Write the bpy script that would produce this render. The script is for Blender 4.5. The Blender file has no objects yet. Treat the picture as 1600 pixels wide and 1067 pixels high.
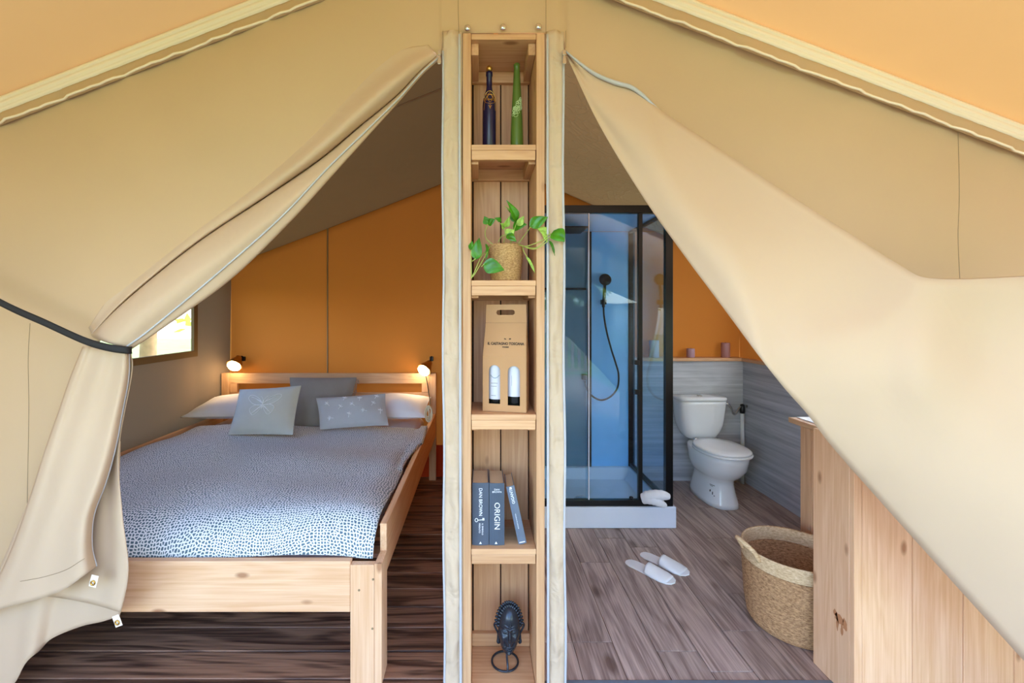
import bpy, bmesh, math, random
from mathutils import Vector, Matrix
random.seed(7)
sc = bpy.context.scene
col = sc.collection
PI = math.pi

# ------------------------------------------------------------------ camera, sky, sun, exposure
F, CX, CY, H = 690.0, 750.0, 490.0, 1.45          # focal length in px, vanishing point, eye height
cam = bpy.data.cameras.new('camera')
cam.sensor_width = 36.0
cam.lens = 36.0 * F / 1600.0
cam.shift_x = (800 - CX) / 1600.0
cam.shift_y = -(533.5 - CY) / 1600.0
cam.clip_start = 0.05
camo = bpy.data.objects.new('camera', cam)
camo.location = (0, 0, H)
camo.rotation_euler = (PI / 2, 0, 0)
col.objects.link(camo)
sc.camera = camo

w = bpy.data.worlds.new('sky')
sc.world = w
w.use_nodes = True
nt = w.node_tree
sky = nt.nodes.new('ShaderNodeTexSky')
sky.sky_type = 'NISHITA'
sky.sun_disc = False
sky.sun_elevation = math.radians(48)
sky.sun_rotation = math.radians(60)
sky.air_density = 1.0
sky.dust_density = 1.2
bgn = nt.nodes['Background']
tint = nt.nodes.new('ShaderNodeMixRGB')
tint.blend_type = 'MULTIPLY'
tint.inputs['Fac'].default_value = 1.0
tint.inputs['Color2'].default_value = (0.93, 0.98, 1.10, 1)     # white balance of the daylight
nt.links.new(sky.outputs[0], tint.inputs['Color1'])
nt.links.new(tint.outputs[0], bgn.inputs[0])
bgn.inputs[1].default_value = 1.15

sl = bpy.data.lights.new('sun', 'SUN')
sl.energy = 5.5
sl.angle = math.radians(1.0)
sl.color = (1.0, 0.93, 0.80)
so = bpy.data.objects.new('sun', sl)
so.rotation_euler = Vector((-0.45, -0.40, -0.80)).to_track_quat('-Z', 'Y').to_euler()
so.location = (3, 7, 9)
col.objects.link(so)

sc.view_settings.view_transform = 'Standard'
sc.view_settings.look = 'None'
sc.view_settings.gamma = 1.0
sc.view_settings.use_curve_mapping = False
sc.view_settings.exposure = 0.62
sc.cycles.max_bounces = 10
sc.cycles.diffuse_bounces = 6
sc.cycles.transparent_max_bounces = 16
sc.cycles.transmission_bounces = 8
sc.cycles.caustics_reflective = False
sc.cycles.caustics_refractive = False
sc.cycles.use_denoising = True
sc.cycles.sample_clamp_indirect = 6.0


# ------------------------------------------------------------------ helpers
def P(px, py, Y):
    """the point at depth Y seen at this place of the photograph"""
    return Vector(((px - CX) * Y / F, Y, H - (py - CY) * Y / F))


def lin(c):
    r = []
    for x in c[:3]:
        x = x / 255.0
        r.append(x / 12.92 if x <= 0.04045 else ((x + 0.055) / 1.055) ** 2.4)
    return (r[0], r[1], r[2], 1.0)


def wm(o):
    m = o.matrix_basis
    return wm(o.parent) @ o.matrix_parent_inverse @ m if o.parent else m.copy()


def attach(o, p):
    o.parent = p
    o.matrix_parent_inverse = wm(p).inverted()


def crom(pts, n):
    """Catmull-Rom through the points, n steps per span"""
    pts = [Vector(p) for p in pts]
    out = []
    for i in range(len(pts) - 1):
        p0 = pts[i - 1] if i else pts[0] * 2 - pts[1]
        p1, p2 = pts[i], pts[i + 1]
        p3 = pts[i + 2] if i + 2 < len(pts) else pts[i + 1] * 2 - pts[i]
        for k in range(n):
            t = k / n
            out.append(0.5 * ((2 * p1) + (p2 - p0) * t + (2 * p0 - 5 * p1 + 4 * p2 - p3) * t * t + (3 * p1 - p0 - 3 * p2 + p3) * t ** 3))
    out.append(pts[-1].copy())
    return out


def interp(tab, x):
    if x <= tab[0][0]:
        return tab[0][1]
    for (a, b), (c, d) in zip(tab, tab[1:]):
        if x <= c:
            return b + (d - b) * (x - a) / (c - a)
    return tab[-1][1]


class MB:
    def __init__(self):
        self.v, self.f, self.uv = [], [], {}

    def box(self, x0, x1, y0, y1, z0, z1, M=None):
        return self.hexa([(x0, y0, z0), (x1, y0, z0), (x1, y1, z0), (x0, y1, z0), (x0, y0, z1), (x1, y0, z1), (x1, y1, z1), (x0, y1, z1)], M)

    def hexa(self, p, M=None):
        b = len(self.v)
        for q in p:
            q = Vector(q)
            self.v.append(M @ q if M else q)
        for f in ((0, 3, 2, 1), (4, 5, 6, 7), (0, 1, 5, 4), (1, 2, 6, 5), (2, 3, 7, 6), (3, 0, 4, 7)):
            self.f.append([b + i for i in f])
        return self

    def prism(self, pts, fn0, fn1):
        """polygon of 2D points mapped by two functions to two faces, joined by sides"""
        b, n = len(self.v), len(pts)
        self.v += [Vector(fn0(*p)) for p in pts] + [Vector(fn1(*p)) for p in pts]
        self.f.append([b + i for i in range(n)][::-1])
        self.f.append([b + n + i for i in range(n)])
        for i in range(n):
            j = (i + 1) % n
            self.f.append([b + i, b + j, b + n + j, b + n + i])
        return self

    def tube(self, path, r, n=8, closed=False):
        path = [Vector(p) for p in path]
        m = len(path)
        b = len(self.v)
        up = None
        for i, p in enumerate(path):
            if closed:
                t = path[(i + 1) % m] - path[i - 1]
            else:
                t = path[min(i + 1, m - 1)] - path[max(i - 1, 0)]
            t.normalize()
            if up is None:
                up = Vector((0, 0, 1)) if abs(t.z) < 0.9 else Vector((1, 0, 0))
            a = t.cross(up)
            if a.length < 1e-4:
                a = t.cross(Vector((0.3, 1, 0.2)))
            a.normalize()
            c = a.cross(t).normalized()
            up = c
            rr = r[i] if isinstance(r, (list, tuple)) else r
            for k in range(n):
                an = 2 * PI * k / n
                self.v.append(p + a * math.cos(an) * rr + c * math.sin(an) * rr)
        for i in range(m if closed else m - 1):
            j = (i + 1) % m
            for k in range(n):
                l = (k + 1) % n
                self.f.append([b + i * n + k, b + i * n + l, b + j * n + l, b + j * n + k])
        if not closed:
            self.f.append([b + k for k in range(n)][::-1])
            self.f.append([b + (m - 1) * n + k for k in range(n)])
        return self

    def lathe(self, prof, c=(0, 0, 0), n=24, M=None, sx=1.0, sy=1.0, caps=True):
        b = len(self.v)
        c = Vector(c)
        for r, z in prof:
            for k in range(n):
                an = 2 * PI * k / n
                q = Vector((math.cos(an) * r * sx, math.sin(an) * r * sy, z))
                self.v.append((M @ q if M else q) + c)
        for i in range(len(prof) - 1):
            for k in range(n):
                l = (k + 1) % n
                self.f.append([b + i * n + k, b + i * n + l, b + (i + 1) * n + l, b + (i + 1) * n + k])
        if caps:
            self.f.append([b + k for k in range(n)][::-1])
            m = len(prof) - 1
            self.f.append([b + m * n + k for k in range(n)])
        return self

    def grid(self, fn, nu, nv, closeu=False, uvs=None):
        b = len(self.v)
        for j in range(nv + 1):
            for i in range(nu + (0 if closeu else 1)):
                self.v.append(Vector(fn(i / nu, j / nv)))
                if uvs:
                    self.uv[len(self.v) - 1] = (i / nu * uvs[0], j / nv * uvs[1])
        s = nu if closeu else nu + 1
        for j in range(nv):
            for i in range(nu):
                k = (i + 1) % s if closeu else i + 1
                self.f.append([b + j * s + i, b + j * s + k, b + (j + 1) * s + k, b + (j + 1) * s + i])
        return self

    def rows(self, rows):
        b, n = len(self.v), len(rows[0])
        for r in rows:
            self.v += [Vector(p) for p in r]
        for j in range(len(rows) - 1):
            for i in range(n - 1):
                self.f.append([b + j * n + i, b + j * n + i + 1, b + (j + 1) * n + i + 1, b + (j + 1) * n + i])
        return self

    def plate(self, outer, holes, fn0, fn1):
        """flat sheet with holes: 2D outlines mapped to a front and a back face"""
        bm = bmesh.new()
        loops = []
        for lp in [outer] + holes:
            vs = [bm.verts.new((x, y, 0)) for x, y in lp]
            for i in range(len(vs)):
                bm.edges.new((vs[i], vs[(i + 1) % len(vs)]))
            loops.append(vs)
        bmesh.ops.triangle_fill(bm, edges=bm.edges[:], use_beauty=True)
        bm.verts.index_update()
        tris = [[v.index for v in f.verts] for f in bm.faces]
        co = [(v.co.x, v.co.y) for v in bm.verts]
        lidx = [[v.index for v in l] for l in loops]
        bm.free()
        b, n = len(self.v), len(co)
        self.v += [Vector(fn0(*c)) for c in co] + [Vector(fn1(*c)) for c in co]
        for t in tris:
            self.f.append([b + i for i in t])
            self.f.append([b + n + i for i in t][::-1])
        for l in lidx:
            for i in range(len(l)):
                j = (i + 1) % len(l)
                self.f.append([b + l[i], b + l[j], b + n + l[j], b + n + l[i]])
        return self

    def build(self, name, mat, parent=None, smooth=False, bevel=0, seg=2, sub=0, solid=0, recalc=True):
        me = bpy.data.meshes.new(name)
        me.from_pydata([tuple(v) for v in self.v], [], self.f)
        if self.uv:
            ul = me.uv_layers.new(name='UVMap')
            for lp in me.loops:
                ul.data[lp.index].uv = self.uv.get(lp.vertex_index, (0, 0))
        if recalc:
            bm = bmesh.new()
            bm.from_mesh(me)
            bmesh.ops.recalc_face_normals(bm, faces=bm.faces[:])
            bm.to_mesh(me)
            bm.free()
        if smooth:
            me.polygons.foreach_set('use_smooth', [True] * len(me.polygons))
        me.materials.append(mat)
        o = bpy.data.objects.new(name, me)
        col.objects.link(o)
        if parent:
            attach(o, parent)
        if solid:
            m = o.modifiers.new('solid', 'SOLIDIFY')
            m.thickness = solid
            m.offset = 0
        if bevel:
            m = o.modifiers.new('edge', 'BEVEL')
            m.width = bevel
            m.segments = seg
            m.limit_method = 'ANGLE'
            m.angle_limit = math.radians(40)
        if sub:
            m = o.modifiers.new('smooth', 'SUBSURF')
            m.levels = sub
            m.render_levels = sub
        return o


def tag(o, label=None, cat=None, group=None, kind=None):
    if label: o['label'] = label
    if cat: o['category'] = cat
    if group: o['group'] = group
    if kind: o['kind'] = kind
    return o


def thing(name, label, cat, loc, group=None):
    o = bpy.data.objects.new(name, None)
    o.empty_display_size = 0.05
    o.location = loc
    col.objects.link(o)
    return tag(o, label, cat, group)


def struct(o, label=None):
    return tag(o, label, None, None, 'structure')


def text(body, size, M, mat, parent, name='lettering', sx=1.0, align='CENTER', ext=0.0002, bold=0.0):
    cu = bpy.data.curves.new('txt', 'FONT')
    cu.body = body
    cu.size = size
    cu.align_x = align
    cu.align_y = 'CENTER'
    cu.extrude = ext
    cu.offset = bold
    cu.resolution_u = 3
    t = bpy.data.objects.new('txt', cu)
    col.objects.link(t)
    bpy.context.view_layer.update()
    me = bpy.data.meshes.new_from_object(t.evaluated_get(bpy.context.evaluated_depsgraph_get()))
    bpy.data.objects.remove(t)
    bpy.data.curves.remove(cu)
    me.transform(M @ Matrix.Diagonal((sx, 1, 1, 1)))
    me.materials.clear()
    me.materials.append(mat)
    o = bpy.data.objects.new(name, me)
    col.objects.link(o)
    attach(o, parent)
    return o


# ------------------------------------------------------------------ materials
def new_mat(name):
    m = bpy.data.materials.new(name)
    m.use_nodes = True
    n = m.node_tree
    return m, n, n.nodes['Principled BSDF']


def N(n, t, **kw):
    x = n.nodes.new('ShaderNode' + t)
    for k, v in kw.items():
        setattr(x, k, v)
    return x


def ramp(n, stops):
    r = N(n, 'ValToRGB')
    e = r.color_ramp.elements
    while len(e) < len(stops):
        e.new(0.5)
    for x, (p, c) in zip(e, stops):
        x.position = p
        x.color = c if len(c) == 4 else (*c, 1)
    return r


def plain(name, c, rough=0.5, metal=0.0, var=0.06, vscale=12, bump=0.0, bscale=200, spec=0.5, emit=None, es=0):
    m, n, p = new_mat(name)
    L = n.links.new
    tc = N(n, 'TexCoord')
    no = N(n, 'TexNoise')
    no.inputs['Scale'].default_value = vscale
    no.inputs['Detail'].default_value = 4
    L(tc.outputs['Object'], no.inputs['Vector'])
    c = lin(c)
    r = ramp(n, [(0.3, tuple(x * (1 - var) for x in c[:3])), (0.7, tuple(min(1, x * (1 + var)) for x in c[:3]))])
    L(no.outputs[0], r.inputs[0])
    L(r.outputs[0], p.inputs['Base Color'])
    p.inputs['Roughness'].default_value = rough
    p.inputs['Metallic'].default_value = metal
    p.inputs['Specular IOR Level'].default_value = spec
    if bump:
        nb = N(n, 'TexNoise')
        nb.inputs['Scale'].default_value = bscale
        nb.inputs['Detail'].default_value = 3
        L(tc.outputs['Object'], nb.inputs['Vector'])
        b = N(n, 'Bump')
        b.inputs['Strength'].default_value = bump
        b.inputs['Distance'].default_value = 0.004
        L(nb.outputs[0], b.inputs['Height'])
        L(b.outputs[0], p.inputs['Normal'])
    if emit:
        p.inputs['Emission Color'].default_value = lin(emit)
        p.inputs['Emission Strength'].default_value = es
    return m


def wood(name, light, dark, axis='Z', rough=0.55, fine=55, knots=True, contrast=1.0, pervar=0.10, knotscale=5.0, bump=0.12):
    """sawn board: grain runs along the axis, each board has its own piece of grain and tone"""
    m, n, p = new_mat(name)
    L = n.links.new
    tc = N(n, 'TexCoord')
    oi = N(n, 'ObjectInfo')
    sclv = N(n, 'VectorMath', operation='SCALE')
    sclv.inputs[0].default_value = (13.1, 7.7, 9.3)
    L(oi.outputs['Random'], sclv.inputs['Scale'])
    add = N(n, 'VectorMath', operation='ADD')
    L(tc.outputs['Object'], add.inputs[0])
    L(sclv.outputs[0], add.inputs[1])
    def mapped(al, ac):
        mp = N(n, 'Mapping')
        mp.inputs['Scale'].default_value = tuple(al if a == axis else ac for a in 'XYZ')
        L(add.outputs[0], mp.inputs['Vector'])
        return mp
    big = N(n, 'TexNoise')
    big.inputs['Scale'].default_value = 1.0
    big.inputs['Detail'].default_value = 3
    big.inputs['Distortion'].default_value = 0.8
    L(mapped(0.9, 9.0).outputs[0], big.inputs['Vector'])
    mul = N(n, 'Math', operation='MULTIPLY')
    mul.inputs[1].default_value = 34.0
    L(big.outputs[0], mul.inputs[0])
    sn = N(n, 'Math', operation='SINE')
    L(mul.outputs[0], sn.inputs[0])
    fn = N(n, 'TexNoise')
    fn.inputs['Scale'].default_value = 1.0
    fn.inputs['Detail'].default_value = 6
    fn.inputs['Roughness'].default_value = 0.65
    L(mapped(fine * 0.05, fine * 2.2).outputs[0], fn.inputs['Vector'])
    mx = N(n, 'Math', operation='MULTIPLY_ADD')
    mx.inputs[1].default_value = 0.13 * contrast
    L(sn.outputs[0], mx.inputs[0])
    L(fn.outputs[0], mx.inputs[2])
    r = ramp(n, [(0.28, lin(dark)), (0.72, lin(light))])
    L(mx.outputs[0], r.inputs[0])
    colour = r.outputs[0]
    if knots:
        vo = N(n, 'TexVoronoi')
        vo.inputs['Scale'].default_value = knotscale
        L(mapped(0.42, 1.0).outputs[0], vo.inputs['Vector'])
        kr = ramp(n, [(0.07, (1, 1, 1)), (0.15, (0, 0, 0))])
        L(vo.outputs['Distance'], kr.inputs[0])
        mk = N(n, 'MixRGB')
        mk.inputs['Color2'].default_value = tuple(x * k_ for x, k_ in zip(lin(dark)[:3], (0.42, 0.28, 0.20))) + (1,)
        km = N(n, 'Math', operation='MULTIPLY')
        km.inputs[1].default_value = 0.75
        L(kr.outputs[0], km.inputs[0])
        L(km.outputs[0], mk.inputs['Fac'])
        L(colour, mk.inputs['Color1'])
        colour = mk.outputs[0]
    hs = N(n, 'HueSaturation')
    mr = N(n, 'MapRange')
    mr.inputs['To Min'].default_value = 1 - pervar
    mr.inputs['To Max'].default_value = 1 + pervar
    L(oi.outputs['Random'], mr.inputs['Value'])
    L(mr.outputs[0], hs.inputs['Value'])
    L(colour, hs.inputs['Color'])
    L(hs.outputs[0], p.inputs['Base Color'])
    p.inputs['Roughness'].default_value = rough
    b = N(n, 'Bump')
    b.inputs['Strength'].default_value = bump
    b.inputs['Distance'].default_value = 0.003
    L(mx.outputs[0], b.inputs['Height'])
    L(b.outputs[0], p.inputs['Normal'])
    return m


def canvas(name, c, trans=0.0, tc_=None, wr=0.25, wscale=5.0, crumple=0.0, rough=0.85, var=0.03):
    m, n, p = new_mat(name)
    L = n.links.new
    tc = N(n, 'TexCoord')
    nb = N(n, 'TexNoise')
    nb.inputs['Scale'].default_value = wscale
    nb.inputs['Detail'].default_value = 3
    nb.inputs['Roughness'].default_value = 0.45
    nb.inputs['Distortion'].default_value = 0.6
    L(tc.outputs['Object'], nb.inputs['Vector'])
    weave = N(n, 'TexNoise')
    weave.inputs['Scale'].default_value = 420
    weave.inputs['Detail'].default_value = 1
    L(tc.outputs['Object'], weave.inputs['Vector'])
    b1 = N(n, 'Bump')
    b1.inputs['Strength'].default_value = wr
    b1.inputs['Distance'].default_value = 0.03
    L(nb.outputs[0], b1.inputs['Height'])
    b2 = N(n, 'Bump')
    b2.inputs['Strength'].default_value = 0.06
    b2.inputs['Distance'].default_value = 0.001
    L(weave.outputs[0], b2.inputs['Height'])
    L(b1.outputs[0], b2.inputs['Normal'])
    last = b2
    if crumple:
        vo = N(n, 'TexVoronoi', feature='DISTANCE_TO_EDGE')
        vo.inputs['Scale'].default_value = 7
        ds = N(n, 'TexNoise')
        ds.inputs['Scale'].default_value = 3
        L(tc.outputs['Object'], ds.inputs['Vector'])
        av = N(n, 'VectorMath', operation='ADD')
        L(tc.outputs['Object'], av.inputs[0])
        L(ds.outputs['Color'], av.inputs[1])
        L(av.outputs[0], vo.inputs['Vector'])
        rr = ramp(n, [(0.0, (1, 1, 1)), (0.10, (0, 0, 0))])
        L(vo.outputs['Distance'], rr.inputs[0])
        b3 = N(n, 'Bump')
        b3.inputs['Strength'].default_value = crumple
        b3.inputs['Distance'].default_value = 0.012
        L(rr.outputs[0], b3.inputs['Height'])
        L(b2.outputs[0], b3.inputs['Normal'])
        last = b3
    c = lin(c)
    r = ramp(n, [(0.3, tuple(x * (1 - var) for x in c[:3])), (0.7, tuple(min(1, x * (1 + var)) for x in c[:3]))])
    nv_ = N(n, 'TexNoise')
    nv_.inputs['Scale'].default_value = 2.2
    L(tc.outputs['Object'], nv_.inputs['Vector'])
    L(nv_.outputs[0], r.inputs[0])
    L(r.outputs[0], p.inputs['Base Color'])
    p.inputs['Roughness'].default_value = rough
    p.inputs['Specular IOR Level'].default_value = 0.15
    L(last.outputs[0], p.inputs['Normal'])
    if trans:
        tr = N(n, 'BsdfTranslucent')
        tr.inputs[0].default_value = lin(tc_) if tc_ else c
        mix = N(n, 'MixShader')
        mix.inputs[0].default_value = trans
        out = n.nodes['Material Output']
        L(p.outputs[0], mix.inputs[1])
        L(tr.outputs[0], mix.inputs[2])
        L(mix.outputs[0], out.inputs[0])
    return m


def glass(name, tint, ior=1.45):
    m, n, p = new_mat(name)
    L = n.links.new
    tr = N(n, 'BsdfTransparent')
    tr.inputs[0].default_value = (*tint, 1)
    gl = N(n, 'BsdfGlossy')
    gl.inputs['Roughness'].default_value = 0.0
    fr = N(n, 'Fresnel')
    fr.inputs[0].default_value = ior
    mx = N(n, 'MixShader')
    ge = N(n, 'NewGeometry')
    io = N(n, 'MapRange')
    io.inputs['To Min'].default_value = ior
    io.inputs['To Max'].default_value = 1 / ior
    L(ge.outputs['Backfacing'], io.inputs['Value'])
    L(io.outputs[0], fr.inputs['IOR'])
    L(fr.outputs[0], mx.inputs[0])
    L(tr.outputs[0], mx.inputs[1])
    L(gl.outputs[0], mx.inputs[2])
    L(mx.outputs[0], n.nodes['Material Output'].inputs[0])
    return m


M = {}
M['canvas'] = canvas('cream_canvas', (204, 174, 140), 0.08, (235, 210, 165), wr=0.16, wscale=3.0)
M['flap'] = canvas('cream_canvas_flap', (204, 177, 150), 0.05, (240, 220, 180), wr=0.28, wscale=4.0)
M['strip'] = canvas('cream_canvas_wrinkled', (206, 182, 156), 0.05, wr=1.0, wscale=9.0, crumple=0.0)
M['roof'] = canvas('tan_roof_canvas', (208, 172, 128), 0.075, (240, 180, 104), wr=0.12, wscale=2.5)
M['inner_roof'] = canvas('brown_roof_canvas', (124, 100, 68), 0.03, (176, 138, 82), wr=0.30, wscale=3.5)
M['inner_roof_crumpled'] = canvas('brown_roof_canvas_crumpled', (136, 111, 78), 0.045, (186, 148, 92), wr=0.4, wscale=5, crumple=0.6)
M['taupe'] = canvas('taupe_side_canvas', (144, 122, 102), 0.04, (190, 160, 130), wr=0.3, wscale=4)
M['orange'] = canvas('orange_wall_canvas', (190, 116, 48), 0.03, (226, 140, 58), wr=0.10, wscale=3)
M['red'] = canvas('red_brown_skirt', (176, 62, 26), 0.1, wr=0.1)
M['webbing'] = canvas('pale_webbing', (244, 230, 212), 0.0, wr=0.05, wscale=60)
M['zip'] = plain('zip_tape', (188, 188, 194), 0.5, 0, 0.03, bump=0.3, bscale=500)
M['seam'] = plain('seam_thread', (140, 118, 88), 0.8)
M['strap'] = plain('black_webbing', (26, 24, 26), 0.7, bump=0.4, bscale=600)
M['steel'] = plain('bright_steel', (205, 205, 205), 0.22, 1.0, 0.03)
M['brass'] = plain('aged_brass', (168, 122, 52), 0.3, 1.0, 0.1)
M['gold'] = plain('gold', (205, 160, 80), 0.3, 0.9, 0.05)
for ax in 'XYZ':
    M['pine' + ax] = wood('pale_spruce_' + ax, (232, 191, 154), (214, 164, 122), ax, contrast=0.6, bump=0.06, knotscale=10)
    M['honey' + ax] = wood('honey_pine_' + ax, (216, 172, 130), (194, 144, 102), ax, contrast=0.7, bump=0.06, knotscale=10)
M['deck'] = wood('dark_deck_board', (160, 118, 92), (72, 47, 36), 'X', 0.55, 40, True, 1.3, 0.22, 4.0, 0.5)
M['vinyl'] = wood('grey_brown_plank', (196, 172, 158), (130, 106, 96), 'Y', 0.42, 60, True, 0.9, 0.13, 5.0, 0.15)
M['greyboard'] = wood('concrete_grey_board', (214, 214, 218), (158, 158, 164), 'X', 0.6, 14, False, 0.25, 0.05, 4.0, 0.1)
M['greyboardY'] = wood('concrete_grey_board_side', (198, 198, 202), (144, 144, 150), 'Y', 0.6, 14, False, 0.25, 0.05, 4.0, 0.1)
M['sub'] = plain('dark_underfloor', (30, 22, 18), 0.9)
M['threshold'] = plain('grey_threshold', (120, 128, 140), 0.5, 0.3)
M['black'] = plain('black_frame', (16, 16, 18), 0.32, 0.2, 0.02)
M['white'] = plain('white_ceramic', (236, 236, 238), 0.12, 0, 0.01)
M['acryl'] = plain('white_acrylic', (226, 232, 242), 0.2, 0, 0.01)
M['tray_in'] = plain('tray_basin', (170, 196, 226), 0.2, 0, 0.01)
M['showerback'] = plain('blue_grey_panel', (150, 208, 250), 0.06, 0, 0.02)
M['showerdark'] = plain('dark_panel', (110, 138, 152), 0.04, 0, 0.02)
M['glass'] = glass('clear_tinted_glass', (0.86, 0.945, 0.995))
M['screen'] = canvas('added_white_screen', (240, 240, 240), 0.8, (245, 245, 245), wr=0.0)
M['pvc'] = glass('clear_window_film', (0.97, 0.97, 0.95))
M['sheet'] = plain('white_cotton', (236, 234, 240), 0.85, 0, 0.02, bump=0.25, bscale=40)
M['lightcush'] = plain('pale_blue_grey_linen', (196, 198, 198), 0.9, 0, 0.03, bump=0.3, bscale=500)
M['midcush'] = plain('mid_blue_grey_linen', (178, 178, 182), 0.9, 0, 0.04, bump=0.3, bscale=500)
M['darkcush'] = plain('dark_taupe_linen', (140, 130, 124), 0.9, 0, 0.06, bump=0.4, bscale=500)
M['thread'] = plain('white_thread', (238, 240, 244), 0.5)
M['bulb'] = plain('lit_bulb', (255, 240, 210), 0.3, emit=(255, 222, 165), es=14)
M['cobalt'] = plain('cobalt_bottle', (18, 15, 60), 0.32, 0, 0.03)
M['green'] = plain('matt_green_bottle', (84, 112, 44), 0.35, 0, 0.04)
M['lace'] = plain('pale_green_lace', (190, 214, 160), 0.5)
M['leaf'] = plain('leaf_green', (58, 126, 14), 0.35, 0, 0.35, 40)
M['leaf2'] = plain('leaf_pale', (150, 186, 80), 0.4, 0, 0.3, 60)
M['stem'] = plain('stem_green', (168, 184, 92), 0.5)
M['card'] = plain('kraft_card', (184, 140, 98), 0.8, 0, 0.02, bump=0.1)
M['ink'] = plain('brown_ink', (58, 44, 32), 0.8)
M['label'] = plain('paper_label', (208, 208, 218), 0.6)
M['darkglass'] = plain('dark_bottle_glass', (20, 22, 20), 0.08)
M['book'] = plain('slate_blue_cover', (74, 84, 100), 0.4, 0, 0.06, 20)
M['book2'] = plain('slate_cover', (70, 82, 98), 0.4, 0, 0.06, 20)
M['book3'] = plain('grey_cover', (96, 108, 126), 0.4, 0, 0.06, 20)
M['pages'] = plain('book_pages', (206, 178, 142), 0.9, 0, 0.08, 300)
M['bronze'] = plain('dark_bronze', (46, 52, 62), 0.27, 0.30, 0.15, 60)
M['candle'] = plain('mauve_wax', (176, 140, 156), 0.5, 0, 0.03)
M['candle2'] = plain('lilac_wax', (196, 180, 206), 0.5, 0, 0.03)
M['candle3'] = plain('rose_wax', (178, 128, 126), 0.5, 0, 0.03)
M['towel'] = plain('white_terry', (240, 240, 242), 0.95, 0, 0.02, bump=0.8, bscale=220)
M['slipper'] = plain('white_felt', (238, 236, 236), 0.9, 0, 0.02, bump=0.2, bscale=300)
M['cord'] = plain('black_cord', (24, 22, 20), 0.5)
M['coil'] = plain('cream_cord', (214, 200, 170), 0.5)
M['pipe'] = plain('white_pipe', (220, 222, 224), 0.4)
M['grass'] = plain('grass_ground', (116, 132, 62), 0.95, 0, 0.3, 2)
M['foliage'] = canvas('tree_leaf', (176, 190, 86), 0.5, (214, 222, 96), wr=0.0, var=0.3, rough=0.5)
M['bark'] = plain('bark', (150, 118, 84), 0.9, 0, 0.2, 10)
M['rail'] = wood('weathered_rail', (176, 160, 146), (128, 112, 100), 'X')


def weave_mat(name, a, b, sc_, ring):
    m, n, p = new_mat(name)
    L = n.links.new
    tc = N(n, 'TexCoord')
    mp = N(n, 'Mapping')
    mp.inputs['Scale'].default_value = (1, 1, 3.2)
    L(tc.outputs['Object'], mp.inputs[0])
    no = N(n, 'TexNoise')
    no.inputs['Scale'].default_value = sc_
    no.inputs['Detail'].default_value = 5
    no.inputs['Roughness'].default_value = 0.7
    L(mp.outputs[0], no.inputs['Vector'])
    r = ramp(n, [(0.36, lin(b)), (0.62, lin(a))])
    L(no.outputs[0], r.inputs[0])
    L(r.outputs[0], p.inputs['Base Color'])
    p.inputs['Roughness'].default_value = 0.85
    bm_ = N(n, 'Bump')
    bm_.inputs['Strength'].default_value = 0.7
    bm_.inputs['Distance'].default_value = 0.004
    L(no.outputs[0], bm_.inputs['Height'])
    L(bm_.outputs[0], p.inputs['Normal'])
    return m


M['seagrass'] = weave_mat('brown_seagrass', (202, 156, 110), (126, 86, 52), 70, 1)
M['seagrass_pale'] = weave_mat('pale_seagrass', (226, 196, 154), (186, 148, 106), 70, 1)
M['pot'] = weave_mat('pot_weave', (224, 184, 128), (150, 104, 58), 130, 1)


def duvet_mat():
    m, n, p = new_mat('dotted_duvet')
    L = n.links.new
    uv = N(n, 'UVMap')
    no = N(n, 'TexNoise')
    no.inputs['Scale'].default_value = 3.2
    no.inputs['Detail'].default_value = 1
    L(uv.outputs[0], no.inputs['Vector'])
    sc1 = N(n, 'VectorMath', operation='SCALE')
    sc1.inputs['Scale'].default_value = 0.10
    L(no.outputs['Color'], sc1.inputs[0])
    ad = N(n, 'VectorMath', operation='ADD')
    L(uv.outputs[0], ad.inputs[0])
    L(sc1.outputs[0], ad.inputs[1])
    vo = N(n, 'TexVoronoi', voronoi_dimensions='2D', feature='DISTANCE_TO_EDGE')
    vo.inputs['Scale'].default_value = 82
    vo.inputs['Randomness'].default_value = 0.7
    L(ad.outputs[0], vo.inputs['Vector'])
    r = ramp(n, [(0.13, lin((232, 236, 242))), (0.22, lin((88, 110, 126)))])
    L(vo.outputs['Distance'], r.inputs[0])
    L(r.outputs[0], p.inputs['Base Color'])
    p.inputs['Roughness'].default_value = 0.85
    p.inputs['Specular IOR Level'].default_value = 0.2
    return m


M['duvet'] = duvet_mat()

# ------------------------------------------------------------------ the setting
YP, YB = 1.68, 3.93                     # canvas partition, back wall
XL, XR = -2.36, 2.28                    # side walls of the rear rooms


def gable(X):
    return min(2.9736 + 0.3875 * X, 2.943 - 0.379 * X)


def rear(X):
    return min(2.722 + 0.388 * X, 2.839 - 0.42 * X)


# ground, floor
b = MB(); b.box(-30, 30, -30, 30, -0.5, -0.25)
struct(b.build('ground', M['grass']), 'grassy ground around the tent')
fl = MB(); fl.box(-2.6, 2.6, -0.2, 4.0, -0.12, -0.022)
floor = struct(fl.build('floor', M['sub']), 'floor of dark deck boards at left and grey vinyl planks at right')
y = 1.898 - 0.1435 * 2
k = 0
while y > -4.4:                                   # deck of the porch, boards across
    MB().box(-2.55, 2.55, y - 0.1435 + 0.003, y - 0.003, -0.022, 0.0).build('plank', M['deck'] if y > 0.4 else M['rail'], floor, bevel=0.003, seg=1)
    y -= 0.1435
y = 1.898 - 0.1435 * 2
while y < YB:                                     # bedroom deck boards, running across
    MB().box(-2.5, 0.06, y + 0.0025, min(y + 0.1435 - 0.0025, YB), -0.022, random.uniform(-0.002, 0.0)).build('plank', M['deck'], floor, bevel=0.003, seg=1)
    y += 0.1435
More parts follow.
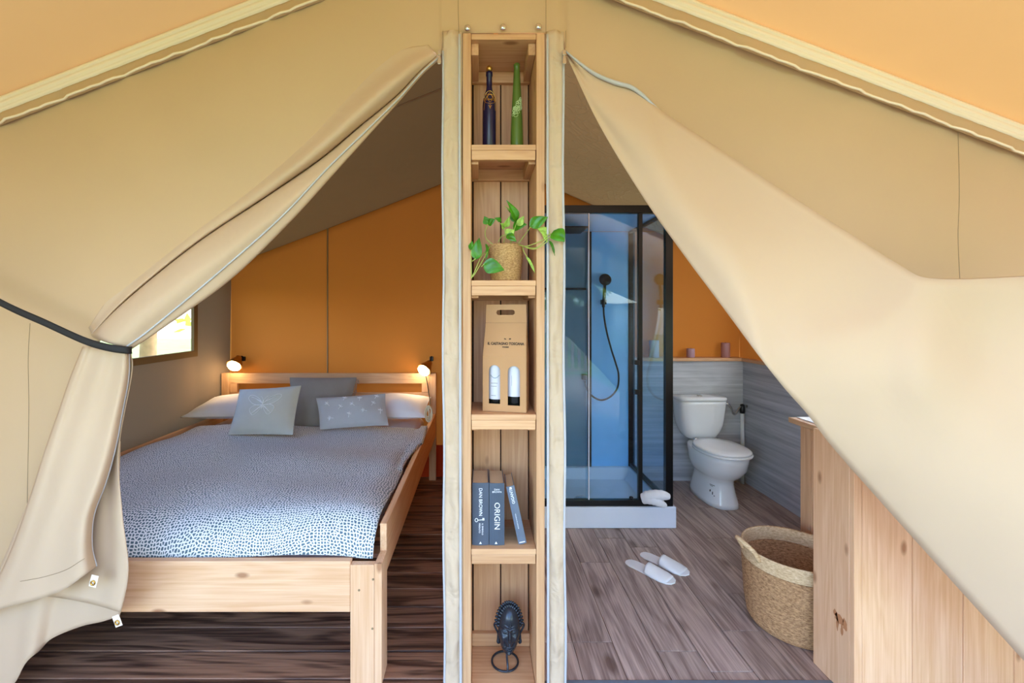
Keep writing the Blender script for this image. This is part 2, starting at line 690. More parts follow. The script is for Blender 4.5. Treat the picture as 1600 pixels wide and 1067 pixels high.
MB().box(0.26, 2.3, 1.66, 1.745, -0.02, 0.004).build('threshold_strip', M['threshold'], floor, bevel=0.003)
PW, PL = 0.1750, 0.954
x0 = (912.4 - 750) / (1065.4 - 490) * H           # first long joint
js = {0: 2.0}                                     # end joints per column, read from the photograph
cols = {-1: 1.95, 0: 1000.5 / (1003 - 490), 1: 1000.5 / (878.3 - 490), 2: 1000.5 / (840.8 - 490), 3: 1000.5 / (854.7 - 490), 4: 2.02, 5: 2.29, 6: 1.9, 7: 2.35, 8: 2.02, 9: 2.5}
for c in range(-1, 12):
    xa, xb = x0 + c * PW - (0 if c >= 0 else 0), x0 + (c + 1) * PW
    xa, xb = max(xa, 0.08), min(xb, XR)
    if xb - xa < 0.01:
        continue
    j = cols.get(c, random.uniform(1.8, 2.7)) - PL * 3
    while j < 3.9:
        ya, yb = max(j, 1.745), min(j + PL, 3.9)
        if yb - ya > 0.01:
            MB().box(xa + 0.0012, xb - 0.0012, ya + 0.0012, yb - 0.0012, -0.02, random.uniform(-0.0006, 0.0)).build('plank', M['vinyl'], floor, bevel=0.0012, seg=1)
        j += PL

# back wall: orange canvas panels with seams
wallb = bpy.data.objects.new('wall_back', None)
wallb.location = (0, YB, 0)
col.objects.link(wallb)
struct(wallb, 'orange canvas back wall')
seams = [-2.30, -1.355, 0.145, 1.30, 2.32]
for xa, xb in zip(seams, seams[1:]):
    def pfn(u, v):
        x = xa + (xb - xa) * u
        return (x, YB + 0.004 * math.sin(3 * x + 4 * v), 0.28 + (rear(x) + 0.03 - 0.28) * v)
    MB().grid(pfn, 14, 20).build('panel', M['orange'], wallb, smooth=True)
for x in (-1.355, 1.30):
    MB().tube([(x, YB - 0.002, 0.2), (x, YB - 0.002, rear(x) + 0.02)], 0.007, 6).build('seam_cord', M['seam'], wallb)
MB().box(-2.3, 0.36, YB - 0.006, YB + 0.02, -0.02, 0.283).build('skirt', M['red'], wallb)

# left canvas wall with a window opening
WY0, WY1, WZ0, WZ1 = 2.15, 3.62, 1.146, 1.66
wl = MB()
def lw(y):
    return XL if y < 3.66 else XL + (y - 3.66) / (YB - 3.66) * 0.14
def quad(y0, y1, z0, z1):
    wl.grid(lambda u, v: (lw(y0 + (y1 - y0) * u) + 0.006 * math.sin(7 * (y0 + (y1 - y0) * u) + 3 * (z0 + (z1 - z0) * v)), y0 + (y1 - y0) * u, z0 + (z1 - z0) * v), 10, 10)
quad(YP, WY0, -0.05, 1.86); quad(WY1, YB, -0.05, 1.86); quad(WY0, WY1, -0.05, WZ0); quad(WY0, WY1, WZ1, 1.86)
struct(wl.build('wall_left', M['taupe'], smooth=True), 'taupe canvas side wall beside the bed')
fr = MB()
d = 0.05
for (a0, a1, c0, c1) in ((WY0 - d, WY1 + d, WZ0 - d, WZ0), (WY0 - d, WY1 + d, WZ1, WZ1 + d), (WY0 - d, WY0, WZ0, WZ1), (WY1, WY1 + d, WZ0, WZ1)):
    fr.box(XL - 0.010, XL + 0.016, a0, a1, c0, c1)
wn = struct(fr.build('window_1', M['inner_roof'], bevel=0.002), 'canvas framed window in the side wall by the bed')
MB().box(XL - 0.004, XL - 0.002, WY0, WY1, WZ0, WZ1).build('pane', M['pvc'], wn)

# middle divider and right wall
MB_ = MB(); MB_.box(0.06, 0.08, 1.95, YB, -0.02, 2.70)
struct(MB_.build('wall_middle', M['orange']), 'canvas divider between bedroom and bathroom')
wr_ = MB()
VY0, VY1, VZ0, VZ1 = 1.9, 3.45, 1.12, 1.82  # opening of an unseen window, added to bring daylight into the bathroom
for (a0, a1, c0, c1) in ((YP, VY0, -0.02, 1.96), (VY1, YB, -0.02, 1.96), (VY0, VY1, -0.02, VZ0), (VY0, VY1, VZ1, 1.96)):
    wr_.grid(lambda u, v: (XR + 0.032, a0 + (a1 - a0) * u, c0 + (c1 - c0) * v), 6, 6)
wallr = struct(wr_.build('wall_right', M['orange']), 'orange side wall of the bathroom')
MB().box(XR, XR + 0.03, YP + 0.05, 3.83, -0.02, 1.04).build('lining_panel', M['greyboardY'], wallr)
MB().box(XR - 0.03, XR + 0.03, YP + 0.05, 3.80, 1.04, 1.067).build('ledge', M['honeyY'], wallr, bevel=0.003)
tb = MB(); tb.box(0.35, XR + 0.028, 3.8305, 3.85, -0.02, 1.04)
tr1 = struct(tb.build('wall_back_lining', M['greyboard']), 'grey wood effect lining behind the toilet')
lb = MB(); lb.box(0.35, XR, 3.80, YB - 0.006, 1.04, 1.067)
struct(lb.build('trim_1', M['honeyX'], bevel=0.003), 'narrow wooden ledge above the grey lining')

fr = MB()
for (a0, a1, c0, c1) in ((VY0 - d, VY1 + d, VZ0 - d, VZ0), (VY0 - d, VY1 + d, VZ1, VZ1 + d), (VY0 - d, VY0, VZ0, VZ1), (VY1, VY1 + d, VZ0, VZ1)):
    fr.box(XR + 0.016, XR + 0.040, a0, a1, c0, c1)
wn2 = struct(fr.build('added_window', M['orange'], bevel=0.002), 'unseen window added in the bathroom side wall, its white screen softening daylight')
pn = MB(); pn.grid(lambda u, v: (XR + 0.034, VY0 + (VY1 - VY0) * u, VZ0 + (VZ1 - VZ0) * v), 2, 2)
pn.build('screen', M['screen'], wn2)  # translucent sheet added so the daylight comes in without a sun patch

# rear ceiling (brown inner roof), two slopes
def slope(b, xa, xb, ya, yb, zf, amp=0.012, nu=24, nv=20):
    def fn(u, v):
        x, yy = xa + (xb - xa) * u, ya + (yb - ya) * v
        return (x, yy, zf(x) + 0.02 + amp * math.sin(u * PI) * math.sin(v * PI * 3 + 1) - amp * 1.5 * math.sin(u * PI) * math.sin(v * PI))
    b.grid(fn, nu, nv)
cr = MB(); slope(cr, -2.5, 0.145, YP + 0.13, YB + 0.03, rear)
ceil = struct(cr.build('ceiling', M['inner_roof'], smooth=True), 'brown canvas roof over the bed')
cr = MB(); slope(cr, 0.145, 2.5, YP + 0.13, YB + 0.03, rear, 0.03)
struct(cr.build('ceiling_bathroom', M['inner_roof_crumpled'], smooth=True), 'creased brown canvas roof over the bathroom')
for ys in (2.36,):
    MB().tube([(x, ys, rear(x) + 0.008) for x in [-2.4 + 0.3 * i for i in range(9)]], 0.005, 5).build('seam_cord', M['seam'], ceil)

# front ceiling (porch roof), sun shines through it
for nm, xa, xb, lb_ in (('ceiling_front_left', -2.62, -0.04, 'tan porch roof canvas, left slope'), ('ceiling_front_right', -0.04, 2.72, 'tan porch roof canvas, right slope')):
    cf = MB()
    cf.grid(lambda u, v: (xa + (xb - xa) * u, YP - 2.3 * v, gable(xa + (xb - xa) * u) + 0.004 - 0.05 * math.sin(PI * u) * math.sin(PI * v) - 0.02 * math.sin(6 * u + 5 * v) * v * math.sin(PI * u)), 26, 22)
    struct(cf.build(nm, M['roof'], smooth=True), lb_)
for s, nm in ((-1, 'wall_porch_left'), (1, 'wall_porch_right')):
    x = -2.6 if s < 0 else 2.68
    pw = MB(); pw.grid(lambda u, v: (x + 0.02 * math.sin(9 * u), YP - 1.2 * u, -0.02 + (gable(x) + 0.02) * v), 16, 8)
    struct(pw.build(nm, M['canvas'], smooth=True, solid=0.004), 'cream canvas side of the porch')

# the partition: cream canvas with two door openings
lowtab = [(-420, 1105), (-20, 1105), (20, 950), (118, 800), (150, 540), (201, 464), (306, 376), (412, 296), (500, 246), (619, 146), (656, 108), (684, 86), (690, 84),
          (691, 52), (880, 52), (886, 84), (1000, 195), (1101, 290), (1206, 372), (1338, 430), (1440, 468), (1900, 475)]
S = F / YP
pf = MB()
pxs = sorted(set(list(range(-320, 1810, 12)) + [118, 150, 684, 690, 691, 716, 853, 880, 886]))
NV = 30
def wall_pt(px, v):
    X = (px - CX) / S
    zt = gable(X) + 0.012
    zb = H - (interp(lowtab, px) - CY) / S
    z = zb + (zt - zb) * v
    yy = YP
    if px < 690 or px > 884:
        edge = min(1.0, (zt - z) / 0.25) * min(1.0, abs(px - 786) / 300 if px < 1e9 else 1)
        yy -= edge * (0.016 * math.sin(2.1 * X + 1.3 * z + 0.6) + 0.010 * math.sin(5.3 * X - 3.1 * z))
        if px > 884:
            yy += edge * 0.04
    return (X, yy, z)
pf.rows([[wall_pt(px, v / NV) for px in pxs] for v in range(NV + 1)])
wallf = struct(pf.build('wall_front', M['canvas'], smooth=True, solid=0.003), 'cream canvas partition across the tent')

def pathY(pts, Y, n=6):
    return crom([P(x, yy, Y) for x, yy in pts], n)
# stitched seams on the partition
for pts in ([(1497, 207), (1499, 300), (1497, 370), (1500, 440)], [(716, -30), (716, 20), (717, 52)], [(853, -30), (853, 20), (853, 52)],
            [(47, 505), (44, 560), (45, 640), (43, 760), (41, 880)], [(692, 48), (692, 75)], [(884, 48), (884, 75)]):
    MB().tube(pathY(pts, 1.66), 0.0010, 5).build('seam', M['seam'], wallf)
# webbing and flounce where partition and roof meet
for side in (0, 1):
    wbm, flm, flp = MB(), MB(), []
    n = 90
    rows_, frow = [], []
    for i in range(n + 1):
        X = (-2.6 + 2.56 * i / n) if side == 0 else (-0.04 + 2.7 * i / n)
        z = gable(X)
        sx = 0.36 if side == 0 else -0.40
        nx, nz = sx, -1.0
        l = math.hypot(nx, nz); nx /= l; nz /= l
        rows_.append([(X + nx * dd, YP - h, z + nz * dd) for dd, h in ((0.0, 0.004), (0.003, 0.016), (0.016, 0.019), (0.020, 0.014), (0.024, 0.019), (0.038, 0.020), (0.042, 0.015), (0.046, 0.019), (0.056, 0.016), (0.058, 0.004))])
        wv = 0.010 * math.sin(i * 1.05) * math.sin(i * 0.37 + 1) + 0.006 * math.sin(i * 2.3)
        wd = (0.040 if side == 0 else 0.048)
        frow.append([(X + nx * dd, YP - h, z + nz * dd) for dd, h in ((0.052, 0.008), (0.07, 0.013 + wv * 0.3), (0.055 + wd * 0.8, 0.014 + wv * 0.9), (0.058 + wd + wv * 0.4, 0.020 + wv), (0.064 + wd + wv * 0.4, 0.012 + wv * 0.6))])
        flp.append((X + nx * (0.060 + wd + wv * 0.4), YP - 0.022 - wv, z + nz * (0.060 + wd + wv * 0.4)))
    wbm.rows(rows_); flm.rows(frow)
    wbm.build('webbing', M['webbing'], wallf, smooth=True)
    flm.build('flounce', M['canvas'], wallf, smooth=True, solid=0.002)
    MB().tube(flp, 0.0045, 6).build('piping', M['webbing'], wallf, smooth=True)
# canvas covers of the central post, each side of the shelf
for xa, xb, zx, px_ in ((690.5, 721.5, 691.5, 718), (853, 880, 879.5, 855.5)):
    pc = MB()
    ya, yb = 50, 1108
    pc.grid(lambda u, v: Vector(P(xa + (xb - xa) * u + (3.0 * v if xa < 800 else 4.0 * v) + 0.9 * math.sin(v * 23 + u), ya + (yb - ya) * v, 1.667)) + Vector((0, -0.007 * math.sin(PI * u) - 0.005 * math.sin(14 * v + 5 * u) * math.sin(PI * u) - 0.0035 * math.sin(47 * v - 9 * u) * math.sin(PI * u) - 0.002 * math.sin(96 * v + 11 * u + 2 * math.sin(9 * v)) * math.sin(PI * u), 0)), 10, 120)
    pc.build('post_cover', M['strip'], wallf, smooth=True, solid=0.003)
    off = 3.0 if xa < 800 else 4.0
    ys_ = [80 + i * 12 for i in range(86)]
    MB().tube([P(zx + off * (q - 50) / 1058 + 0.9 * math.sin((q - 50) / 1058 * 23), q, 1.662) for q in ys_], 0.0045, 6).build('zipper', M['zip'], wallf, smooth=True)
    ys_ = [54 + i * 12 for i in range(88)]
    MB().tube([P(px_ + (2.0 if xa < 800 else 1.0) * (q - 50) / 1058, q, 1.656) for q in ys_], 0.005, 6).build('piping', M['zip'], wallf, smooth=True)
for px in (730.5, 786, 841.5):
    c = P(px, 44 - (px - 730) * 0.02, YP - 0.016)
    MB().lathe([(0.0118, 0), (0.0118, 0.004), (0.0095, 0.007), (0.006, 0.0085), (0.001, 0.009)], c, 16, Matrix.Rotation(PI / 2, 4, 'X')).build('press_stud', M['steel'], wallf, smooth=True)
for px in (686.5, 881.5):
    zp = MB()
    c = P(px, 84, 1.648)
    zp.box(c.x - 0.006, c.x + 0.006, c.y - 0.004, c.y + 0.004, c.z - 0.006, c.z + 0.013)
    zp.prism([(-0.004, -0.008), (0.004, -0.008), (0.0075, -0.034), (0.005, -0.041), (-0.005, -0.041), (-0.0075, -0.034)], lambda x, z: (c.x + x, c.y - 0.006, c.z + z), lambda x, z: (c.x + x, c.y - 0.003, c.z + z))
    zp.build('zip_slider', M['steel'], wallf, bevel=0.001)

# ------------------------------------------------------------------ left door flap, drawn back by a strap
def stations(G, ks, Ys, E=None):
    n = Vector((0.66, 0.75))
    return [P(G[0] + n.x * k, G[1] + n.y * k, Yv) for k, Yv in zip(ks, Ys)]
flapl = thing('door_flap', 'cream canvas door flap drawn back and gathered beside the bed', 'tent flap', (-1.45, 1.62, 0))
st = [
    stations((684, 87), [-22, -15, -8, -2, 0, 1, 2.5, 4, 6, 5], [1.681, 1.675, 1.668, 1.668, 1.672, 1.668, 1.664, 1.664, 1.668, 1.675]),
    stations((656, 112), [-46, -30, -14, -3, 0, 1, 2.5, 4, 6, 4], [1.683, 1.668, 1.625, 1.645, 1.665, 1.655, 1.650, 1.650, 1.660, 1.675]),
    stations((619, 150), [-62, -40, -20, -3, 0, 2, 4, 6.5, 9, 6], [1.684, 1.662, 1.600, 1.640, 1.666, 1.650, 1.638, 1.640, 1.650, 1.672]),
    stations((560, 199), [-68, -40, -18, -3, 0, 3, 10, 13, 20, 16], [1.684, 1.664, 1.600, 1.636, 1.668, 1.640, 1.612, 1.612, 1.625, 1.66]),
    stations((500, 249), [-68, -36, -16, -3, 0, 4, 15, 19, 31, 27], [1.684, 1.664, 1.606, 1.636, 1.668, 1.630, 1.598, 1.598, 1.612, 1.655]),
    stations((412, 310), [-68, -30, -13, -3, 0, 6, 28, 41, 55, 50], [1.684, 1.670, 1.632, 1.640, 1.668, 1.618, 1.572, 1.582, 1.600, 1.65]),
    stations((306, 381), [-50, -22, -10, -3, 0, 7, 36, 58, 77, 71], [1.684, 1.674, 1.650, 1.646, 1.668, 1.610, 1.555, 1.572, 1.595, 1.65]),
    stations((201, 466), [-26, -14, -7, -3, 0, 6, 32, 60, 69, 62], [1.684, 1.676, 1.655, 1.645, 1.662, 1.600, 1.540, 1.566, 1.585, 1.64]),
]
last = [P(x, yy, Yv) for x, yy, Yv in ((139, 512, 1.684), (141, 515, 1.676), (142, 518, 1.668), (143, 521, 1.66), (143, 524, 1.655), (148, 528, 1.59), (172, 537, 1.54), (197, 543, 1.555), (204, 546, 1.58), (196, 546, 1.64))]
st.append(last)
strands = [crom([r[i] for r in st], 9) for i in range(len(st[0]))]
fm = MB()
fm.rows([crom([s[j] for s in strands], 5) for j in range(len(strands[0]))])
fm.build('upper_flap', M['flap'], flapl, smooth=True, solid=0.0025)
MB().tube([p + Vector((0, -0.004, 0)) for p in strands[7]], 0.0032, 6).build('zipper', M['zip'], flapl, smooth=True)


def drape(Ls, Rs, Yl, Yr, nr, folds, amp, hem=None, ncol=40, ph=0.0, curl=0.0):
    Lp = crom([Vector((x, yy, Yv)) for (x, yy), Yv in zip(Ls, Yl)], nr)
    Rp = crom([Vector((x, yy, Yv)) for (x, yy), Yv in zip(Rs, Yr)], nr)
    hp = None
    if hem:
        hp = crom([Vector((x, yy, 0)) for x, yy in hem], 12)
    rows = []
    m = len(Lp)
    for j in range(m):
        v = j / (m - 1)
        row = []
        for i in range(ncol + 1):
            u = i / ncol
            q = Lp[j].lerp(Rp[j], u)
            if hp:
                k = u * (len(hp) - 1)
                a = min(int(k), len(hp) - 2)
                hq = hp[a].lerp(hp[a + 1], k - a)
                base = Lp[-1].lerp(Rp[-1], u)
                wgt = max(0.0, (v - 0.45) / 0.55) ** 1.4
                q = q + Vector((hq.x - base.x, hq.y - base.y, 0)) * wgt
            spread = 0.25 + 0.75 * v
            yy = q.z + amp * spread * math.sin(folds * PI * (u ** 0.9) + ph + 1.1 * v) + 0.35 * amp * math.sin(2.3 * folds * PI * u + 2 * ph + 2.2 * v)
            yy += curl * (max(0, u - 0.85) / 0.15) ** 2 + curl * (max(0, 0.12 - u) / 0.12) ** 2 * 1.5
            row.append(P(q.x, q.y, yy))
        rows.append(row)
    return rows
# inner layer first, then middle, then the outer layer with the zip edge
rin = drape([(110, 600), (70, 720), (20, 840), (-30, 960), (-60, 1090)], [(188, 690), (186, 780), (192, 870), (196, 925), (187, 962)],
            [1.64, 1.645, 1.65, 1.655, 1.66], [1.64, 1.645, 1.65, 1.65, 1.65], 8, 3.0, 0.016, hem=[(-60, 1100), (12, 1078), (40, 1036), (62, 1016), (82, 997), (125, 979), (160, 971), (187, 962)], ph=0.7)
MB().rows(rin).build('inner_layer', M['flap'], flapl, smooth=True, solid=0.0025)
rmid = drape([(150, 552), (140, 610), (120, 690), (95, 780), (65, 860), (40, 935)], [(205, 553), (206, 585), (186, 700), (191, 800), (201, 890), (189, 957)],
             [1.60, 1.605, 1.61, 1.615, 1.615, 1.615], [1.585, 1.592, 1.600, 1.605, 1.605, 1.605], 8, 2.6, 0.014, hem=[(40, 932), (75, 932), (107, 936), (150, 945), (189, 957)], ph=2.0)
MB().rows(rmid).build('middle_layer', M['flap'], flapl, smooth=True, solid=0.0025)
rout = drape([(130, 541), (110, 590), (91, 645), (70, 705), (49, 770), (24, 840), (0, 892), (-40, 960)], [(202, 549), (201, 591), (190, 650), (181, 698), (166, 752), (147, 804), (144, 851), (151, 884)],
             [1.575, 1.57, 1.565, 1.56, 1.555, 1.555, 1.555, 1.555], [1.552, 1.558, 1.560, 1.558, 1.556, 1.558, 1.560, 1.562], 7, 1.7, 0.026, hem=[(-40, 968), (0, 952), (30, 944), (60, 936), (100, 921), (130, 900), (151, 884)], ph=-0.5, curl=0.035)
MB().rows(rout).build('outer_layer', M['flap'], flapl, smooth=True, solid=0.0025)
MB().tube([r[-1] + Vector((0.001, -0.004, 0)) for r in rout], 0.0042, 6).build('zipper', M['zip'], flapl, smooth=True)
MB().tube([p.lerp(q, 0.55) + Vector((0, -0.002, 0)) for p, q in zip(rout[-6][10:-1], rout[-5][10:-1])], 0.0009, 4).build('stitching', M['seam'], flapl)
for (cx, cy, Yg, rot) in ((146, 910, 1.552, 0.25), (184, 972, 1.595, -0.35)):
    Mg = Matrix.Translation(P(cx, cy, Yg)) @ Matrix.Rotation(rot, 4, 'Y')
    tb_ = MB(); tb_.box(-0.013, 0.013, -0.001, 0.001, -0.016, 0.026, Mg)
    t_ = tb_.build('eyelet_tab', M['webbing'], flapl, bevel=0.0008)
    ring = [Mg @ Vector((0.0065 * math.cos(a), -0.003, 0.0075 * math.sin(a))) for a in [2 * PI * i / 16 for i in range(16)]]
    MB().tube(ring, 0.0026, 6, True).build('eyelet', M['gold'], t_, smooth=True)

# strap
sp = crom([P(-300, 300, 1.60), P(-120, 405, 1.57), P(0, 472, 1.555), P(70, 504, 1.545), P(132, 532, 1.530), P(170, 543, 1.520), P(198, 547, 1.530), P(206, 547, 1.56), P(202, 546, 1.60)], 7)
rb = MB()
hw = 0.0125
rows_ = []
for i, p in enumerate(sp):
    rows_.append([p + Vector((0, 0, hw)), p + Vector((0, -0.002, hw * 0.4)), p + Vector((0, -0.002, -hw * 0.4)), p + Vector((0, 0, -hw))])
rb.rows(rows_)
tag(rb.build('tie_strap', M['strap'], smooth=True, solid=0.003), 'black webbing strap tied around the gathered canvas flap', 'strap')

# ------------------------------------------------------------------ right door flap, folded open
flapr = thing('door_flap', 'wide cream canvas door flap folded open in front of the pine boards', 'tent flap', (1.6, 1.5, 0))
low = [(885, 86, 1.668), (935, 192, 1.62), (1000, 300, 1.555), (1060, 386, 1.48), (1130, 480, 1.39), (1190, 561, 1.305), (1225, 605, 1.315), (1262, 647, 1.335), (1300, 697, 1.36), (1374, 781, 1.385), (1470, 888, 1.39), (1600, 1032, 1.38), (1750, 1198, 1.36)]
up = [(888, 83, 1.662), (920, 108, 1.655), (955, 127, 1.648), (995, 142, 1.64), (1030, 171, 1.625), (1098, 216, 1.595), (1206, 287, 1.53), (1338, 372, 1.44), (1408, 416, 1.37), (1445, 434, 1.335), (1513, 437, 1.33), (1600, 433, 1.33), (1760, 428, 1.30)]
lo_ = crom([Vector(p) for p in low], 6)
up_ = crom([Vector(p) for p in up], 6)
rows_ = []
for j, (a, c) in enumerate(zip(lo_, up_)):
    t = j / (len(lo_) - 1)
    row = []
    amp = 0.028 + 0.05 * min(1.0, max(0.0, (t - 0.38) / 0.3))
    amp *= min(1.0, t * 4)
    back = Vector((a.x + 10 * min(1, t * 5), a.y - 6 * min(1, t * 5), a.z + 0.05 * min(1, t * 6)))
    row.append(P(back.x, back.y, back.z))
    row.append(P(a.x + 1.5 * min(1, t * 5), a.y - 1, a.z + 0.018 * min(1, t * 6)))
    for i in range(29):
        u = i / 28
        q = a.lerp(c, u)
        # convex bulge, then a shallow valley under the crease
        yy = q.z - amp * math.sin(PI * u) ** 0.8 * (0.55 + 0.45 * math.cos(PI * (u - 0.25)))
        crease = math.exp(-((t - 0.46 - 0.30 * (u - 0.0)) / 0.035) ** 2)
        yy -= 0.012 * crease * math.sin(PI * min(1, u + 0.02))
        yy += 0.045 * math.exp(-((t - 0.86) / 0.06) ** 2 - ((u - 0.80) / 0.16) ** 2) - 0.030 * math.exp(-((t - 0.78) / 0.05) ** 2 - ((u - 0.62) / 0.2) ** 2)
        yy += 0.010 * math.sin(9 * t + 4 * u) * math.sin(PI * u) + 0.006 * math.sin(23 * t - 9 * u) * math.sin(PI * u)
        row.append(P(q.x, q.y, yy))
    e = P(c.x, c.y, c.z)
    row.append(e + Vector((0, 0.014, 0.003)) * min(1, t * 8))
    row.append(e + Vector((0, 0.035, -0.02)) * min(1, t * 8))
    rows_.append(row)
MB().rows(rows_).build('canvas_sheet', M['flap'], flapr, smooth=True, solid=0.0025)
zt = [P(x, yy, Yv) for x, yy, Yv in ((884, 80, 1.655), (905, 98, 1.648), (930, 116, 1.64), (960, 129, 1.634), (985, 136, 1.632), (1004, 149, 1.63), (1018, 162, 1.632), (1030, 172, 1.636))]
MB().tube(crom(zt, 5), [0.003 + 0.005 * math.sin(PI * i / 35) for i in range(36)], 6).build('zipper', M['zip'], flapr, smooth=True)

# ------------------------------------------------------------------ pine board screen right of the doorway
scr = thing('board_screen', 'low pine board screen under the folded flap, beside the seagrass basket', 'partition', (1.9, 1.645, 0))
MB().box(1.385, 1.414, 1.634, 1.655, 0, 0.975).build('corner_post', M['pineZ'], scr, bevel=0.002)
MB().box(1.385, 1.405, 1.656, 1.836, 0, 0.975).build('end_panel', M['pineZ'], scr, bevel=0.002)
x = 1.4155
for k in range(6):
    MB().box(x + 0.0015, x + 0.188, 1.638 + random.uniform(0, 0.002), 1.656, 0, 0.97).build('board', M['pineZ'], scr, bevel=0.0025)
    x += 0.1895
stn = plain('brown_stain', (186, 126, 84), 0.7)
sm = MB()
random.seed(5)
for cy_, cz_, ry_, rz_ in ((1.700, 0.272, 0.022, 0.020), (1.676, 0.268, 0.012, 0.024), (1.712, 0.250, 0.007, 0.026), (1.690, 0.240, 0.006, 0.022), (1.722, 0.285, 0.010, 0.012)):
    sm.prism([(ry_ * math.cos(a) * random.uniform(.7, 1.2), rz_ * math.sin(a) * random.uniform(.7, 1.2)) for a in [PI / 8 * q for q in range(16)]], lambda p, q: (1.3848, cy_ + p, cz_ + q), lambda p, q: (1.3852, cy_ + p, cz_ + q))
sm.build('stain', stn, scr)

# ------------------------------------------------------------------ shelf unit in the middle
X0, X1, XI0, XI1, YF, YK = -0.0652, 0.2437, -0.0338, 0.2124, 1.662, 1.905
unit = thing('shelf_unit', 'tall narrow pine shelf unit standing between the two doorways', 'shelf', (0.089, 1.79, 0))
for xa, xb in ((X0, XI0), (XI1, X1)):
    MB().box(xa, xb, YF, YK + 0.02, 0, 2.505).build('upright', M['honeyZ'], unit, bevel=0.002)
for xa, xb in ((XI0 + 0.006, 0.087), (0.092, XI1 - 0.005)):
    MB().box(xa, xb, YK, YK + 0.018, 0.0, 2.50).build('back_board', M['honeyZ'], unit, bevel=0.002)
MB().box(XI0, XI1, YK + 0.0185, YK + 0.024, 0, 2.5).build('back_liner', M['sub'], unit)
def shelf(zt, th=0.021, name='shelf', front=True, cl=True):
    s = MB().box(XI0 + 0.001, XI1 - 0.001, YF + 0.002, YK - 0.001, zt - th, zt).build(name, M['honeyX'], unit, bevel=0.0015)
    z = zt - th
    if front:
        MB().box(XI0 + 0.002, XI1 - 0.003, YF + 0.003, YF + 0.024, z - 0.036, z - 0.0005).build('front_batten', M['honeyX'], s, bevel=0.0018)
    if cl:
        for xa, xb in ((XI0 + 0.0005, XI0 + 0.028), (XI1 - 0.028, XI1 - 0.0005)):
            MB().box(xa, xb, YF + 0.026, YK - 0.022, z - 0.045, z - 0.0005).build('cleat', M['honeyY'], s, bevel=0.0018)
        MB().box(XI0 + 0.0005, XI1 - 0.0005, YK - 0.021, YK - 0.0008, z - 0.048, z - 0.0005).build('back_batten', M['honeyX'], s, bevel=0.0018)
    return s
SZ = [2.087, 1.5755, 1.070, 0.563]
for z in SZ:
    shelf(z)
shelf(2.504, 0.021, 'top_board', False, True)
bb = shelf(0.030, 0.022, 'bottom_board', False, False)
MB().box(XI0 + 0.0005, XI1 - 0.0005, YK - 0.021, YK - 0.0008, 0.031, 0.085).build('back_batten', M['honeyX'], bb, bevel=0.0018)

# two bottles
def curve_on(cx, cy, rfun, pts, z0, r=0.0009):
    return [Vector((cx + (rfun(z0 + dz) + 0.0007) * math.sin(a), cy - (rfun(z0 + dz) + 0.0007) * math.cos(a), SZ[0] + z0 + dz)) for a, dz in pts]
bx, by, bz = 0.0374, 1.78, SZ[0]
b1 = thing('bottle', 'slim dark blue bottle with a gold ball stopper on the top shelf', 'bottle', (bx, by, bz), 'bottles on the top shelf')
prof = [(0.001, 0.0005), (0.025, 0.0005), (0.027, 0.004), (0.027, 0.195), (0.0262, 0.212), (0.0235, 0.230), (0.0180, 0.248), (0.0135, 0.262), (0.0113, 0.276), (0.0113, 0.318), (0.0135, 0.320), (0.0135, 0.334), (0.0115, 0.336), (0.001, 0.336)]
MB().lathe(prof, (bx, by, bz), 32).build('glass_body', M['cobalt'], b1, smooth=True)
MB().lathe([(0.001, 0.336)] + [(0.0128 * math.sin(a), 0.349 - 0.0128 * math.cos(a)) for a in [PI * (i + 1.2) / 10 for i in range(9)]], (bx, by, bz), 20).build('stopper', M['gold'], b1, smooth=True)
rf1 = lambda z: interp([(p[1], p[0]) for p in prof[3:10]], z)
orn = MB()
star = lambda a0, s, n: [(a0 + s * math.cos(t) / 0.026, s * math.sin(t)) for t in [PI / 2 + 2 * PI * i / n for i in range(n)]]
def dense(pts, k=5):
    o = []
    for a, c in zip(pts, pts[1:] + pts[:1]):
        o += [(a[0] + (c[0] - a[0]) * i / k, a[1] + (c[1] - a[1]) * i / k) for i in range(k)]
    return o
for pts, z0 in ((star(0.1, 0.024, 3), 0.225), (star(0.1, -0.024, 3), 0.225), (star(0.1, 0.028, 12), 0.225), (star(0.1, 0.011, 8), 0.225)):
    orn.tube(curve_on(bx, by, rf1, dense(pts), z0), 0.0010, 5, True)
orn.tube(curve_on(bx, by, rf1, [(0.1, -0.022 - 0.003 * i) for i in range(8)], 0.219), 0.0012, 5)
for s in (-1, 1):
    orn.tube(curve_on(bx, by, rf1, [(0.1 + s * 0.05 * i, -0.04 + 0.003 * i) for i in range(5)], 0.219), 0.0012, 5)
    orn.tube(curve_on(bx, by, rf1, [(0.1 + s * (0.75 + 0.03 * i), -0.012 - 0.006 * i) for i in range(9)], 0.235), 0.0009, 5)
orn.build('gold_ornament', M['gold'], b1)
bx2, bz = 0.1486, SZ[0]
b2 = thing('bottle', 'tapering matt green bottle with pale lace pattern on the top shelf', 'bottle', (bx2, by, bz), 'bottles on the top shelf')
prof2 = [(0.001, 0.0005), (0.025, 0.0005), (0.0262, 0.004), (0.0255, 0.06), (0.0225, 0.15), (0.0180, 0.24), (0.0130, 0.33), (0.0118, 0.352), (0.0128, 0.354), (0.0128, 0.366), (0.0100, 0.369), (0.001, 0.369)]
MB().lathe(prof2, (bx2, by, bz), 32).build('glass_body', M['green'], b2, smooth=True)
rf2 = lambda z: interp([(p[1], p[0]) for p in prof2[2:]], z)
lc = MB()
random.seed(3)
